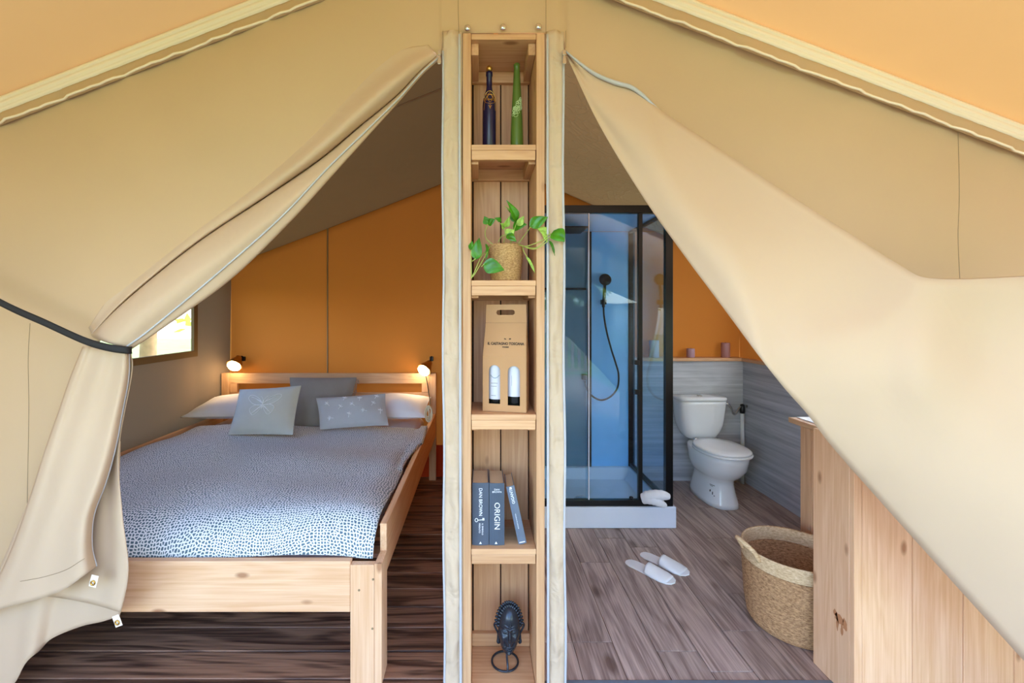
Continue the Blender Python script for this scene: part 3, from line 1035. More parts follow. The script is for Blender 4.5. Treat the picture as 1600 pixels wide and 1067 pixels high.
for i in range(26):
    t = i / 25
    a0, z0 = -0.75 + 1.7 * t + random.uniform(-.15, .15), 0.165 + 0.055 * t + random.uniform(-0.03, 0.012)
    s = random.uniform(0.004, 0.008)
    lc.tube(curve_on(bx2, by, rf2, [(a0 + s * math.cos(q) / 0.02, s * math.sin(q)) for q in [2 * PI * k / 10 for k in range(10)]], z0), 0.0009, 4, True)
lc.build('lace_pattern', M['lace'], b2)

# potted pothos
px_, py_, pz_ = 0.103, 1.772, SZ[1]
plant = thing('potted_plant', 'trailing green leafy plant in a round woven straw pot', 'plant', (px_, py_, pz_))
pp = [(0.001, 0.001), (0.052, 0.001), (0.058, 0.006)]
for i in range(15):
    t = i / 14
    r = 0.0575 + 0.0125 * t
    z = 0.008 + 0.132 * t
    pp += [(r + 0.0022, z), (r + 0.0005, z + 0.0048)]
pp += [(0.069, 0.147), (0.064, 0.146), (0.062, 0.125), (0.001, 0.122)]
MB().lathe(pp, (px_, py_, pz_), 40).build('pot', M['pot'], plant, smooth=True)
MB().lathe([(0.001, 0.1225), (0.0615, 0.123), (0.05, 0.13), (0.001, 0.133)], (px_, py_, pz_), 24).build('soil', plain('potting_soil', (48, 34, 24), 0.95, bump=0.8, bscale=90), plant, smooth=True)
def cp(x, y, Y):              # place in the close-up of the plant
    return P(725 + x / 7.11, 300 + y / 7.11, Y)
def leaf(bx_, by_, tx, ty, wid, Y0, Y1, mat='leaf', roll=0.0, fold=0.25):
    a, c = cp(bx_, by_, Y0), cp(tx, ty, Y1)
    ax = c - a
    L_ = ax.length
    ax.normalize()
    side = ax.cross(Vector((math.sin(roll), -math.cos(roll), 0.15))).normalized()
    nrm = side.cross(ax).normalized()
    wd = wid / 7.11 * 1.95 / F
    tab = [(0, 0.0), (0.03, 0.38), (0.10, 0.72), (0.22, 0.97), (0.35, 1.0), (0.55, 0.80), (0.75, 0.48), (0.9, 0.19), (1.0, 0.0)]
    def fn(u, v):
        s = (u - 0.5) * 2
        hw_ = interp(tab, v) * wd * 0.5
        back = -0.05 * L_ * max(0, 1 - v / 0.12) * abs(s)
        droop = -0.12 * L_ * (v - 0.35) ** 2 * 2
        return a + ax * (v * L_ + back) + side * s * hw_ + nrm * (abs(s) * hw_ * fold - 0.10 * L_ * s * s * 0.3 + droop + 0.0012 * math.sin(9 * v + 5 * s))
    MB().grid(fn, 8, 14).build('leaf', M[mat], plant, smooth=True)
LV = [(585, 320, 492, 86, 100, 1.70, 1.67, 'leaf', 0.5, 0.5), (545, 385, 690, 355, 115, 1.72, 1.68, 'leaf', 0.1, 0.3), (735, 372, 930, 268, 125, 1.652, 1.636, 'leaf', -0.2, 0.1),
      (1000, 430, 1120, 545, 160, 1.64, 1.62, 'leaf', 0.1, 0.1), (950, 470, 810, 385, 90, 1.66, 1.64, 'leaf2', 0.2, 0.2), (262, 352, 345, 300, 80, 1.74, 1.72, 'leaf', 0, 0.2), (262, 355, 228, 268, 80, 1.74, 1.73, 'leaf', 0, 0.2),
      (130, 740, 162, 500, 112, 1.635, 1.63, 'leaf', -0.3, 0.2), (70, 640, 95, 540, 70, 1.64, 1.64, 'leaf', 0.6, 0.4), (222, 800, 452, 862, 150, 1.645, 1.64, 'leaf', -0.2, 0.1),
      (452, 400, 412, 345, 60, 1.72, 1.70, 'leaf2', 0.2, 0.3), (455, 390, 510, 270, 62, 1.71, 1.69, 'leaf2', 0.4, 0.5), (470, 480, 560, 420, 100, 1.70, 1.68, 'leaf2', 0, 0.2), (480, 470, 580, 545, 80, 1.69, 1.67, 'leaf', 0, 0.3),
      (250, 580, 255, 760, 52, 1.68, 1.67, 'leaf', 0.9, 0.5), (600, 370, 670, 265, 70, 1.69, 1.68, 'leaf2', 0.3, 0.3), (530, 250, 462, 150, 48, 1.69, 1.69, 'leaf2', 0.8, 0.6), (955, 545, 1020, 700, 42, 1.64, 1.64, 'leaf', 0.6, 0.4),
      (700, 720, 800, 895, 34, 1.645, 1.64, 'leaf2', 0.4, 0.4), (415, 320, 340, 285, 50, 1.73, 1.72, 'leaf', 0.2, 0.3), (560, 330, 540, 170, 80, 1.71, 1.70, 'leaf', -0.5, 0.3), (880, 440, 930, 560, 55, 1.65, 1.64, 'leaf2', 0.4, 0.2)]
for l in LV:
    leaf(*l)
ST = [[(330, 590, 1.73), (250, 520, 1.73), (235, 440, 1.74), (262, 355, 1.74)], [(380, 560, 1.73), (420, 490, 1.72), (470, 480, 1.70)], [(440, 570, 1.74), (455, 470, 1.73), (450, 400, 1.72)],
      [(510, 590, 1.74), (540, 470, 1.72), (590, 330, 1.70)], [(520, 580, 1.73), (560, 450, 1.72), (545, 390, 1.72)], [(600, 580, 1.72), (680, 470, 1.70), (742, 385, 1.655)],
      [(610, 585, 1.71), (700, 600, 1.67), (860, 540, 1.65), (950, 465, 1.64), (1000, 480, 1.64)], [(620, 590, 1.70), (740, 620, 1.66), (820, 610, 1.65), (920, 520, 1.64), (985, 490, 1.635)], [(630, 590, 1.70), (760, 635, 1.65), (860, 600, 1.64), (940, 535, 1.64)],
      [(650, 600, 1.70), (665, 660, 1.68), (705, 730, 1.66)], [(290, 600, 1.71), (245, 690, 1.67), (150, 860, 1.645), (95, 945, 1.645)], [(260, 640, 1.69), (190, 720, 1.66), (120, 880, 1.645), (80, 960, 1.645)],
      [(80, 640, 1.64), (78, 780, 1.64), (85, 960, 1.645)], [(130, 740, 1.635), (90, 770, 1.64)], [(225, 800, 1.645), (190, 830, 1.645)]]
for pts in ST:
    MB().tube(crom([cp(*p) for p in pts], 6), 0.0017, 6).build('stem', M['stem'], plant, smooth=True)

# gift box with two bottles
A, B, D = Vector((0.010, 1.722, 0)), Vector((0.177, 1.684, 0)), None
ux = (B - A).normalized()
uy = Vector((-ux.y, ux.x, 0))
bw, bd, z0 = (B - A).length, 0.088, SZ[2] + 0.001
gift = thing('gift_box', 'brown cardboard bottle carrier with a handle slot and two arched windows', 'box', (0.1, 1.73, z0))
ZB, ZF, ZT = 0.215, 0.343, 0.415
def fpt(x, z, off=0.0):
    """front face of the carrier: upright, then leaning back to the handle panel"""
    if z <= ZB: dpt = 0
    elif z <= ZF: dpt = (z - ZB) / (ZF - ZB) * bd * 0.46
    else: dpt = bd * 0.46
    inset = 0.006 * max(0, (z - ZB) / (ZT - ZB))
    xx = inset + x * (bw - 2 * inset)
    return A + ux * xx + uy * (dpt + off) + Vector((0, 0, z0 + z))
def bpt(x, z, off=0.0):
    p = fpt(x, z, 0)
    if z <= ZB: dpt = bd
    elif z <= ZF: dpt = bd - (z - ZB) / (ZF - ZB) * bd * 0.50
    else: dpt = bd * 0.50
    inset = 0.006 * max(0, (z - ZB) / (ZT - ZB))
    return A + ux * (inset + x * (bw - 2 * inset)) + uy * (dpt + off) + Vector((0, 0, z0 + z))
def arch(xa, xb, za, zb, n=12):
    hwid = (xb - xa) / 2
    r = hwid * bw
    return [(xa, za), (xb, za)] + [((xa + xb) / 2 + hwid * math.cos(t), zb - r + r * math.sin(t)) for t in [PI * i / n for i in range(n + 1)]]
mb = MB()
mb.plate([(0, 0), (1, 0), (1, ZB), (0, ZB)], [arch(0.145, 0.405, 0.030, 0.180), arch(0.580, 0.855, 0.026, 0.178)], lambda x, z: fpt(x, z), lambda x, z: fpt(x, z, 0.0015))
mb.hexa([fpt(0, ZB), fpt(1, ZB), fpt(1, ZB, .0015), fpt(0, ZB, .0015), fpt(0, ZF), fpt(1, ZF), fpt(1, ZF, .0015), fpt(0, ZF, .0015)])
slot = []
for cxx, a0 in ((0.66, -PI / 2), (0.32, PI / 2)):
    for i in range(9):
        t = a0 + PI * i / 8
        slot.append((cxx + 0.010 / bw * math.cos(t), 0.384 + 0.010 * math.sin(t)))
mb.plate([(0, ZF), (1, ZF), (1, ZT), (0, ZT)], [slot], lambda x, z: fpt(x, z), lambda x, z: bpt(x, z))
mb.hexa([bpt(0, 0, -.0015), bpt(1, 0, -.0015), bpt(1, 0), bpt(0, 0), bpt(0, ZB, -.0015), bpt(1, ZB, -.0015), bpt(1, ZB), bpt(0, ZB)])
mb.hexa([bpt(0, ZB, -.0015), bpt(1, ZB, -.0015), bpt(1, ZB), bpt(0, ZB), bpt(0, ZF, -.0015), bpt(1, ZF, -.0015), bpt(1, ZF), bpt(0, ZF)])
for xs in (0.0, 0.991):
    mb.hexa([fpt(xs, 0), fpt(xs + .009, 0), bpt(xs + .009, 0), bpt(xs, 0), fpt(xs, ZB), fpt(xs + .009, ZB), bpt(xs + .009, ZB), bpt(xs, ZB)])
    mb.hexa([fpt(xs, ZB), fpt(xs + .009, ZB), bpt(xs + .009, ZB), bpt(xs, ZB), fpt(xs, ZF), fpt(xs + .009, ZF), bpt(xs + .009, ZF), bpt(xs, ZF)])
mb.hexa([fpt(0, 0), fpt(1, 0), bpt(1, 0), bpt(0, 0), fpt(0, .001), fpt(1, .001), bpt(1, .001), bpt(0, .001)])
mb.build('carton', M['card'], gift)
tilt = math.atan2(bd * 0.46, ZF - ZB)
Rz = math.atan2(ux.y, ux.x)
MT = lambda x, z, o=-0.0012: Matrix.Translation(fpt(x, z, o)) @ Matrix.Rotation(Rz, 4, 'Z') @ Matrix.Rotation(PI / 2 - tilt, 4, 'X')
text('IL CASTAGNO TOSCANA', 0.0145, MT(0.52, 0.262), M['ink'], gift, sx=0.86, bold=0.0005)
text('PODERE', 0.0068, MT(0.52, 0.249), M['ink'], gift, bold=0.0003)
lf = MB()
for s, an in ((1, 0.5), (-1, 2.7)):
    Ml = MT(0.56 + s * 0.03, 0.279)
    lf.prism([(0, 0.0)] + [(0.010 * t, 0.0032 * math.sin(PI * t)) for t in (.25, .5, .75)] + [(0.011, 0)] + [(0.010 * t, -0.002 * math.sin(PI * t)) for t in (.75, .5, .25)],
             lambda p, q: Ml @ Vector((p * math.cos(an) - q * math.sin(an), p * math.sin(an) * .5 + q, 0)), lambda p, q: Ml @ Vector((p * math.cos(an) - q * math.sin(an), p * math.sin(an) * .5 + q, 0.0003)))
lf.build('leaf_mark', M['ink'], gift)
MB().box(0.0, bw, 0, 0.0003, 0, 0.0005, Matrix.Translation(fpt(0, ZF, -0.0006)) @ Matrix.Rotation(Rz, 4, 'Z')).build('fold_line', M['ink'], gift)
for k, (fx, lz, lab) in enumerate(((0.275, 0.045, 'dark wine bottle with white label seen through left window of carrier'), (0.715, 0.058, 'dark wine bottle with plain white label in right window of carrier'))):
    c = A + ux * (fx * bw) + uy * (bd * 0.52)
    wbt = thing('wine_bottle', lab, 'bottle', (c.x, c.y, z0 + 0.002), 'bottles in the cardboard carrier')
    MB().lathe([(0.001, 0.002), (0.034, 0.002), (0.036, 0.006), (0.036, 0.19), (0.033, 0.205), (0.020, 0.23), (0.014, 0.245), (0.014, 0.27), (0.001, 0.271)], (c.x, c.y, z0), 28).build('glass_body', M['darkglass'], wbt, smooth=True)
    lb2 = MB()
    def lfn(u, v):
        a = Rz - PI / 2 + (u - 0.5) * 2.9
        return (c.x + 0.0366 * math.cos(a), c.y + 0.0366 * math.sin(a), z0 + lz + (0.186 - lz) * v)
    lb2.grid(lfn, 20, 4)
    lo = lb2.build('label', M['label'], wbt, smooth=True)
    sq = MB()
    def arc(a0, a1, dz, r=0.0006):
        sq.tube([(c.x + 0.0372 * math.cos(Rz - PI / 2 + a), c.y + 0.0372 * math.sin(Rz - PI / 2 + a), z0 + dz + h) for a, h in [(a0 + (a1 - a0) * i / 6, 0.0) for i in range(7)]], r, 4)
    if k == 0:
        sq.tube([(c.x + 0.0372 * math.cos(Rz - PI / 2 + a), c.y + 0.0372 * math.sin(Rz - PI / 2 + a), z0 + 0.140 - 0.012 * math.sin(PI * (a + .5))) for a in [-0.5 + 0.1 * i for i in range(11)]], 0.0009, 4)
        sq.build('branch_print', plain('teal_print', (60, 110, 130), 0.7), wbt)
        for dz, a1 in ((0.108, 0.3), (0.096, 0.2), (0.060, 0.1)):
            sq = MB(); arc(-0.45, a1, dz); sq.build('print_line', M['ink'], wbt)
    else:
        sq.tube([(c.x + 0.0372 * math.cos(Rz - PI / 2 - 0.25), c.y + 0.0372 * math.sin(Rz - PI / 2 - 0.25), z0 + 0.10 + 0.005 * i) for i in range(9)], 0.0005, 4)
        sq.build('print', plain('grey_print', (150, 150, 160), 0.7), wbt)

# books
def book(label, mat, x0_, x1_, h, lean, dpt, y0_, group='books on the fourth shelf'):
    t = thing('book', label, 'book', (x0_, y0_, SZ[3]), group)
    wd = x1_ - x0_
    Mb = Matrix.Translation(Vector((x0_, y0_, SZ[3] + 0.001))) @ Matrix.Rotation(lean, 4, 'Y')
    c = MB()
    c.box(0, 0.0025, 0.002, dpt, 0, h, Mb)
    c.box(wd - 0.0025, wd, 0.002, dpt, 0, h, Mb)
    c.grid(lambda u, v: Mb @ Vector((wd * u, 0.002 - 0.0035 * math.sin(PI * u), h * v)), 8, 2)
    c.grid(lambda u, v: Mb @ Vector((wd * u, 0.004 - 0.0030 * math.sin(PI * u), h * v)), 8, 2)
    c.build('cover', mat, t, smooth=False)
    MB().box(0.0027, wd - 0.0027, 0.0045, dpt - 0.004, 0.004, h - 0.004, Mb).build('page_block', M['pages'], t)
    return t, Mb, wd, h
def spine(Mb, wd, z, x=0.5, rot=-PI / 2):
    return Mb @ Matrix.Translation((wd * x, -0.0018, z)) @ Matrix.Rotation(PI / 2, 4, 'X') @ Matrix.Rotation(rot, 4, 'Z')
tri = [(-0.005, -0.004), (0.005, -0.004), (0, 0.005)]
t, Mb, wd, h = book('thick slate blue hardback at left with a white key on its spine', M['book'], -0.0298, 0.0335, 0.238, 0, 0.150, 1.69)
text('DAN BROWN', 0.0185, spine(Mb, wd, 0.166, 0.5), M['thread'], t, sx=0.92)
text('IL SIMBOLO', 0.0085, spine(Mb, wd, 0.062, 0.62), M['thread'], t)
text('PERDUTO', 0.0085, spine(Mb, wd, 0.066, 0.44), M['thread'], t)
kb = MB()
Mk = spine(Mb, wd, 0.097, 0.5, 0)
kb.tube([Mk @ Vector((-0.0155 + 0.0055 * math.cos(a), 0.0065 * math.sin(a), 0.0006)) for a in [2 * PI * i / 14 for i in range(14)]], 0.0012, 5, True)
kb.tube([Mk @ Vector((-0.010, 0, 0.0006)), Mk @ Vector((0.015, 0.002, 0.0006))], 0.0012, 5)
for q in (0.009, 0.013):
    kb.tube([Mk @ Vector((q, -0.001, 0.0006)), Mk @ Vector((q, 0.008, 0.0006))], 0.0015, 5)
kb.build('key_emblem', M['thread'], t)
MB().prism(tri, lambda x, z: spine(Mb, wd, 0.010, 0.5, 0) @ Vector((x, z, 0)), lambda x, z: spine(Mb, wd, 0.010, 0.5, 0) @ Vector((x, z, 0.0005))).build('triangle_mark', M['thread'], t)
t, Mb, wd, h = book('thick slate hardback with large white letters, second from the left', M['book2'], 0.0355, 0.0935, 0.237, 0, 0.150, 1.69)
text('ORIGIN', 0.030, spine(Mb, wd, 0.112, 0.5), M['thread'], t, sx=1.02)
text('DAN', 0.0095, spine(Mb, wd, 0.213, 0.5, 0), M['thread'], t)
text('BROWN', 0.0095, spine(Mb, wd, 0.204, 0.5, 0), M['thread'], t)
MB().prism(tri, lambda x, z: spine(Mb, wd, 0.010, 0.45, 0) @ Vector((x, z, 0)), lambda x, z: spine(Mb, wd, 0.010, 0.45, 0) @ Vector((x, z, 0.0005))).build('triangle_mark', M['thread'], t)
t, Mb, wd, h = book('thin grey paperback leaning against the other two books', M['book3'], 0.1480, 0.1795, 0.226, -0.213, 0.14, 1.694)
text('GIGANTI', 0.0155, spine(Mb, wd, 0.187, 0.5, PI / 2), M['thread'], t, sx=0.95)
text('ROMANZO DI AVVENTURA', 0.0048, spine(Mb, wd, 0.090, 0.42, PI / 2), M['thread'], t)
MB().box(-0.004, 0.004, -0.004, 0.004, 0, 0.0005, spine(Mb, wd, 0.219, 0.5, 0)).build('square_mark', M['thread'], t)
MB().box(-0.011, 0.011, -0.0015, 0.0015, 0, 0.0005, spine(Mb, wd, 0.008, 0.5, 0)).build('publisher_mark', M['thread'], t)

# bronze mask on a ring stand
mx_, my_, mz_ = 0.112, 1.80, 0.030
mask = thing('mask_statue', 'dark bronze mask head with fan crown on a ring stand, bottom shelf', 'statue', (mx_, my_, mz_))
ringc = Vector(((789 - 750) * 1.80 / F, 1.80, mz_ + 0.0045))
MB().tube([ringc + Vector((0.053 * math.cos(a), 0.053 * math.sin(a), 0)) for a in [2 * PI * i / 40 for i in range(40)]], 0.0042, 8, True).build('ring_base', M['bronze'], mask, smooth=True)
MB().tube(crom([ringc + Vector((0.008, -0.053, 0.0)), ringc + Vector((0.008, -0.045, 0.02)), ringc + Vector((0.006, -0.02, 0.045)), ringc + Vector((0.010, 0.0, 0.075))], 5), 0.0042, 8).build('stand_rod', M['bronze'], mask, smooth=True)
MB().tube(crom([ringc + Vector((0.0, 0.05, 0.0)), ringc + Vector((-0.004, 0.03, 0.03)), ringc + Vector((0.006, 0.008, 0.07))], 5), 0.0036, 8).build('stand_rod', M['bronze'], mask, smooth=True)
hc = P(795.5, 982, 1.795)
def g(x, z, cx, cz, sx, sz):
    return math.exp(-((x - cx) / sx) ** 2 - ((z - cz) / sz) ** 2)
def face(u, v):
    a = u * 2 * PI
    rr = v
    x, z = rr * math.cos(a), rr * math.sin(a)
    wx = 0.0445 * (1.0 - 0.17 * max(0, -z) ** 1.8 + 0.04 * z)
    X, Z = x * wx, z * 0.098 - 0.004
    dome = 0.040 * math.sqrt(max(0, 1 - rr * rr * 0.98))
    sx, sz = X / 0.0445, Z / 0.098
    f = 0.015 * g(sx, sz, 0, -0.10, 0.10, 0.24) + 0.012 * g(sx, sz, 0, -0.34, 0.20, 0.07) + 0.004 * g(sx, sz, 0, 0.62, 0.5, 0.25)
    for s in (-1, 1):
        f += 0.011 * g(sx, sz, s * 0.42, 0.28 - 0.10 * (abs(sx) - 0.42) ** 2 * 4, 0.34, 0.045)
        f -= 0.012 * g(sx, sz, s * 0.44, 0.10, 0.28, 0.11)
        f += 0.012 * g(sx, sz, s * 0.44, 0.085, 0.19, 0.050)
        f -= 0.004 * g(sx, sz, s * 0.44, 0.085, 0.21, 0.012)
        f += 0.006 * g(sx, sz, s * 0.60, -0.18, 0.20, 0.14)
        f -= 0.005 * g(sx, sz, s * 0.36, -0.42, 0.09, 0.16)
        f += 0.006 * g(sx, sz, s * 0.14, -0.37, 0.09, 0.045)
    f += 0.011 * g(sx, sz, 0, -0.57, 0.34, 0.034) + 0.011 * g(sx, sz, 0, -0.67, 0.29, 0.040) - 0.008 * g(sx, sz, 0, -0.62, 0.34, 0.015)
    f += 0.009 * g(sx, sz, 0, -0.86, 0.26, 0.08)
    return (hc.x + X + 0.10 * Z * 0.3, hc.y - dome - f, hc.z + Z)
fmsh = MB()
fmsh.grid(lambda u, v: face(u, max(v, 0.001)), 96, 64, True)
fmsh.grid(lambda u, v: (face(u, 1)[0] * (1 - v * .6) + hc.x * v * .6, hc.y + 0.012 * v, face(u, 1)[2] * (1 - v * .6) + hc.z * v * .6), 72, 3, True)
fmsh.build('face', M['bronze'], mask, smooth=True)
for rr0, nb, yo in ((0.056, 21, 0.004), (0.047, 19, -0.006)):
    crn = MB()
    for i in range(nb):
        a = PI * (0.02 + 0.96 * i / (nb - 1))
        bx_ = hc.x + rr0 * 0.90 * math.cos(a)
        bz_ = hc.z + 0.012 + (rr0 + 0.034) * math.sin(a)
        Mx = Matrix.Translation((bx_, hc.y + yo, bz_)) @ Matrix.Rotation(-(a - PI / 2), 4, 'Y')
        crn.lathe([(0.0005, -0.010), (0.0042, -0.008), (0.0056, 0.0), (0.0042, 0.008), (0.0005, 0.011)], (0, 0, 0), 8)
        for v_ in range(len(crn.v) - 40, len(crn.v)):
            crn.v[v_] = Mx @ crn.v[v_]
    crn.tube([(hc.x + (rr0 - 0.006) * 0.92 * math.cos(a), hc.y + yo - 0.004, hc.z + 0.008 + (rr0 + 0.029) * math.sin(a)) for a in [PI * i / 24 for i in range(25)]], 0.0045, 6)
    crn.build('crown', M['bronze'], mask, smooth=True)
for s in (-1, 1):
    e = MB()
    ec = Vector((hc.x + s * 0.048, hc.y + 0.0, hc.z + 0.004))
    e.tube(crom([ec + Vector((s * -0.004, 0, 0.014)), ec + Vector((s * 0.006, -0.004, 0.022)), ec + Vector((s * 0.012, 0, 0.012)), ec + Vector((s * 0.006, 0, -0.004)), ec + Vector((s * -0.003, 0, -0.022)), ec + Vector((s * -0.004, 0, -0.042)), ec + Vector((s * -0.002, -0.003, -0.055)), ec + Vector((s * -0.008, 0, -0.060))], 4), [0.0045] * 12 + [0.0042] * 6 + [0.0055] * 11, 8)
    e.build('ear', M['bronze'], mask, smooth=True)
kn = MB()
kc = hc + Vector((0.001, -0.044, 0.046))
for i in range(4):
    kn.lathe([(0.001, 0), (0.005 - i * 0.0009, 0.001), (0.003, 0.003), (0.0005, 0.0035)], kc + Vector((0, 0, -0.012 + i * 0.008)), 10, Matrix.Rotation(PI / 2, 4, 'X'))
kn.build('forehead_ornament', M['bronze'], mask, smooth=True)

# ------------------------------------------------------------------ bed
BX0, BX1, BY0, BY1 = -2.25, -0.383, 1.722, 3.885
bed = thing('bed', 'double bed with a pale spruce frame and slatted headboard', 'bed', (-1.32, 2.85, 0))
for s, xo in ((1, BX1), (-1, BX0)):
    lg = MB()
    if s > 0:
        lg.box(xo - 0.123, xo - 0.030, BY0, BY0 + 0.030, 0, 0.470)
        lg.box(xo - 0.029, xo, BY0, BY0 + 0.10, 0, 0.474)
    else:
        lg.box(xo + 0.030, xo + 0.123, BY0, BY0 + 0.030, 0, 0.470)
        lg.box(xo, xo + 0.029, BY0, BY0 + 0.10, 0, 0.474)
    lg.build('leg', M['pineZ'], bed, bevel=0.002)
MB().box(BX0 + 0.03, BX1 - 0.124, BY0 + 0.004, BY0 + 0.034, 0.283, 0.482).build('footboard', M['pineX'], bed, bevel=0.003)
for xa, xb in ((BX0, BX0 + 0.028), (BX1 - 0.03, BX1 - 0.002)):
    MB().box(xa, xb, BY0 + 0.101, BY1 - 0.06, 0.385, 0.583).build('side_rail', M['pineY'], bed, bevel=0.003)
for xa, xb in ((BX0, BX0 + 0.07), (BX1 - 0.06, BX1)):
    MB().box(xa, xb, BY1 - 0.045, BY1 - 0.002, 0, 0.932).build('leg', M['honeyZ'], bed, bevel=0.002)
MB().box(BX0 + 0.071, BX1 - 0.061, BY1 - 0.04, BY1 - 0.008, 0.842, 0.930).build('headboard_rail', M['honeyX'], bed, bevel=0.002)
MB().box(BX0 + 0.071, BX1 - 0.061, BY1 - 0.036, BY1 - 0.012, 0.62, 0.762).build('headboard_rail', M['honeyX'], bed, bevel=0.002)
for xa in (BX0 + 0.071, BX1 - 0.125):
    MB().box(xa, xa + 0.063, BY1 - 0.039, BY1 - 0.009, 0.763, 0.841).build('headboard_stile', M['honeyZ'], bed, bevel=0.002)
for i in range(12):
    yy = BY0 + 0.2 + i * 0.145
    MB().box(BX0 + 0.03, BX1 - 0.032, yy, yy + 0.07, 0.388, 0.404).build('slat', M['pineX'], bed)
for px, py in ((583, 905), (582, 982), (561, 922)):
    MB().lathe([(0.0005, 0), (0.0045, 0.0002), (0.0045, 0.0012), (0.0005, 0.0015)], P(px, py, BY0 - 0.0002), 10, Matrix.Rotation(PI / 2, 4, 'X')).build('screw', M['seam'], bed)
mt = MB(); mt.box(BX0 + 0.09, BX1 - 0.10, BY0 + 0.13, BY1 - 0.05, 0.405, 0.560)
tag(mt.build('mattress', M['sheet'], smooth=True, bevel=0.05, seg=4), 'thick mattress under a white cotton sheet, lying in the bed frame', 'mattress')

def duvet_pt(u, v):
    x0_, x1_, y0_, y1_ = BX0 + 0.042, BX1 - 0.004, BY0 + 0.043, 3.36
    a, c = (u - 0.5) * 2, v
    yy = y0_ + (y1_ - y0_) * v
    x1_ -= 0.042 * max(0, min(1, (2.95 - yy) / 0.35))
    x = x0_ + (x1_ - x0_) * u
    # edge rounding: how far from the border
    du = min(u, 1 - u) * (x1_ - x0_)
    dv = v * (y1_ - y0_)
    e = 1 - max(0, 1 - du / 0.13) ** 2.2
    f = math.sqrt(max(0, 1 - max(0, 1 - dv / 0.17) ** 2))
    z = 0.602 + 0.010 * math.sin(3.2 * x + 1.0) * math.sin(2.6 * yy) + 0.006 * math.sin(7.5 * x - 3.3 * yy) + 0.006 * math.sin(11 * yy + 2 * x)
    drop = 0.125 * (1 - f) + (0.055 if u > 0.5 else 0.06) * (1 - e) * (0.75 + 0.35 * math.sin(2.3 * yy + 0.7))
    if v > 0.97:
        z -= 0.02 * (v - 0.97) / 0.03
    z -= min(drop, 0.13)
    if u > 0.9 and yy > 2.9:
        x += 0.012 * math.sin(5 * yy) * (u - 0.9) / 0.1
    if x > BX1 - 0.075 and yy > 2.45:
        z = max(z, 0.5915)
    return (x, yy, max(z, 0.46))
dv = MB(); dv.grid(duvet_pt, 110, 90)
for i in range(111):
    acc = 0.0
    for j in range(91):
        if j:
            acc += (dv.v[j * 111 + i] - dv.v[(j - 1) * 111 + i]).length
        dv.uv[j * 111 + i] = (dv.v[j * 111 + i].x + (0.6 if False else 0), acc)
tag(dv.build('duvet', M['duvet'], smooth=True, solid=0.012), 'blue grey and white dotted duvet spread over the bed', 'duvet')


def cushion(name, label, cat, c4, th, mat, group=None, pinch=0.05, pipe=None, nu=22):
    """c4: bottom-left, bottom-right, top-right, top-left corners in the world"""
    t = thing(name, label, cat, (c4[0] + c4[1]) / 2, group)
    n = (c4[1] - c4[0]).cross(c4[3] - c4[0]).normalized()          # towards the viewer
    def base(u, v):
        a, b_ = (u - .5) * 2, (v - .5) * 2
        a2 = a * (1 - pinch * (1 - b_ * b_))
        b2 = b_ * (1 - pinch * (1 - a * a))
        u2, v2 = a2 / 2 + .5, b2 / 2 + .5
        return c4[0].lerp(c4[1], u2).lerp(c4[3].lerp(c4[2], u2), v2)
    def bul(u, v):
        a, b_ = abs(u - .5) * 2, abs(v - .5) * 2
        return th * ((1 - a ** 2.4) * (1 - b_ ** 2.4)) ** 0.55 * (1 + 0.06 * math.sin(9 * u + 4 * v) + 0.05 * math.sin(5 * v * 2 - 3 * u))
    mb = MB()
    mb.grid(lambda u, v: base(u, v) + n * (bul(u, v) + 0.0006), nu, nu)
    mb.grid(lambda u, v: base(1 - u, v) - n * (bul(1 - u, v) * 0.8 + 0.0006), nu, nu)
    mb.build('cover', mat, t, smooth=True, recalc=False)
    per = [base(i / 20, 0) for i in range(20)] + [base(1, i / 20) for i in range(20)] + [base(1 - i / 20, 1) for i in range(20)] + [base(0, 1 - i / 20) for i in range(20)]
    if pipe:
        MB().tube(per, pipe, 6, True).build('piping', mat, t, smooth=True)
    return t, lambda u, v, o=0.0015: base(u, v) + n * (bul(u, v) + o)


cushion('pillow', 'white bed pillow at the left end of the headboard', 'pillow', [Vector((-2.33, 3.44, 0.645)), Vector((-1.52, 3.44, 0.645)), Vector((-1.54, 3.78, 0.735)), Vector((-2.27, 3.78, 0.735))], 0.082, M['sheet'], 'white pillows', 0.06, 0.003)
cushion('pillow', 'white bed pillow at the right end under the lamp cord', 'pillow', [Vector((-1.00, 3.44, 0.645)), Vector((-0.425, 3.44, 0.640)), Vector((-0.42, 3.78, 0.735)), Vector((-0.98, 3.78, 0.735))], 0.082, M['sheet'], 'white pillows', 0.06, 0.003)
cushion('cushion', 'dark taupe square cushion with frayed edge leaning at the back', 'cushion', [P(457, 671, 3.37), P(540, 667, 3.37), P(557, 590, 3.55), P(453, 590, 3.55)], 0.045, M['darkcush'], None, 0.02, 0.003)
dk = bpy.data.objects[[o.name for o in bpy.data.objects if o.name.startswith('cushion')][0]]
fr_ = MB()
for i in range(16):
    a = P(556.5 - i * 0.5, 592 + i * 2.2, 3.55 - 0.004 * i)
    fr_.tube([a + Vector((-0.01, 0, 0)), a + Vector((0.008 + 0.012 * random.random(), -0.004, -0.006)), a + Vector((0.012 + 0.014 * random.random(), 0, -0.016))], 0.003, 5)
fr_.build('fringe', M['darkcush'], dk, smooth=True)
cl, surf = cushion('cushion', 'pale blue grey square cushion embroidered with a white butterfly', 'cushion', [P(357, 679, 3.03), P(457, 679, 3.02), P(470, 603, 3.22), P(375, 609, 3.22)], 0.06, M['lightcush'], None, 0.035, 0.0035)
bf = MB()
def wing(pts, r=0.0017, n=6):
    bf.tube([surf(u, v) for u, v, _ in crom([Vector((a, c, 0)) for a, c in pts], n)], r, 5)
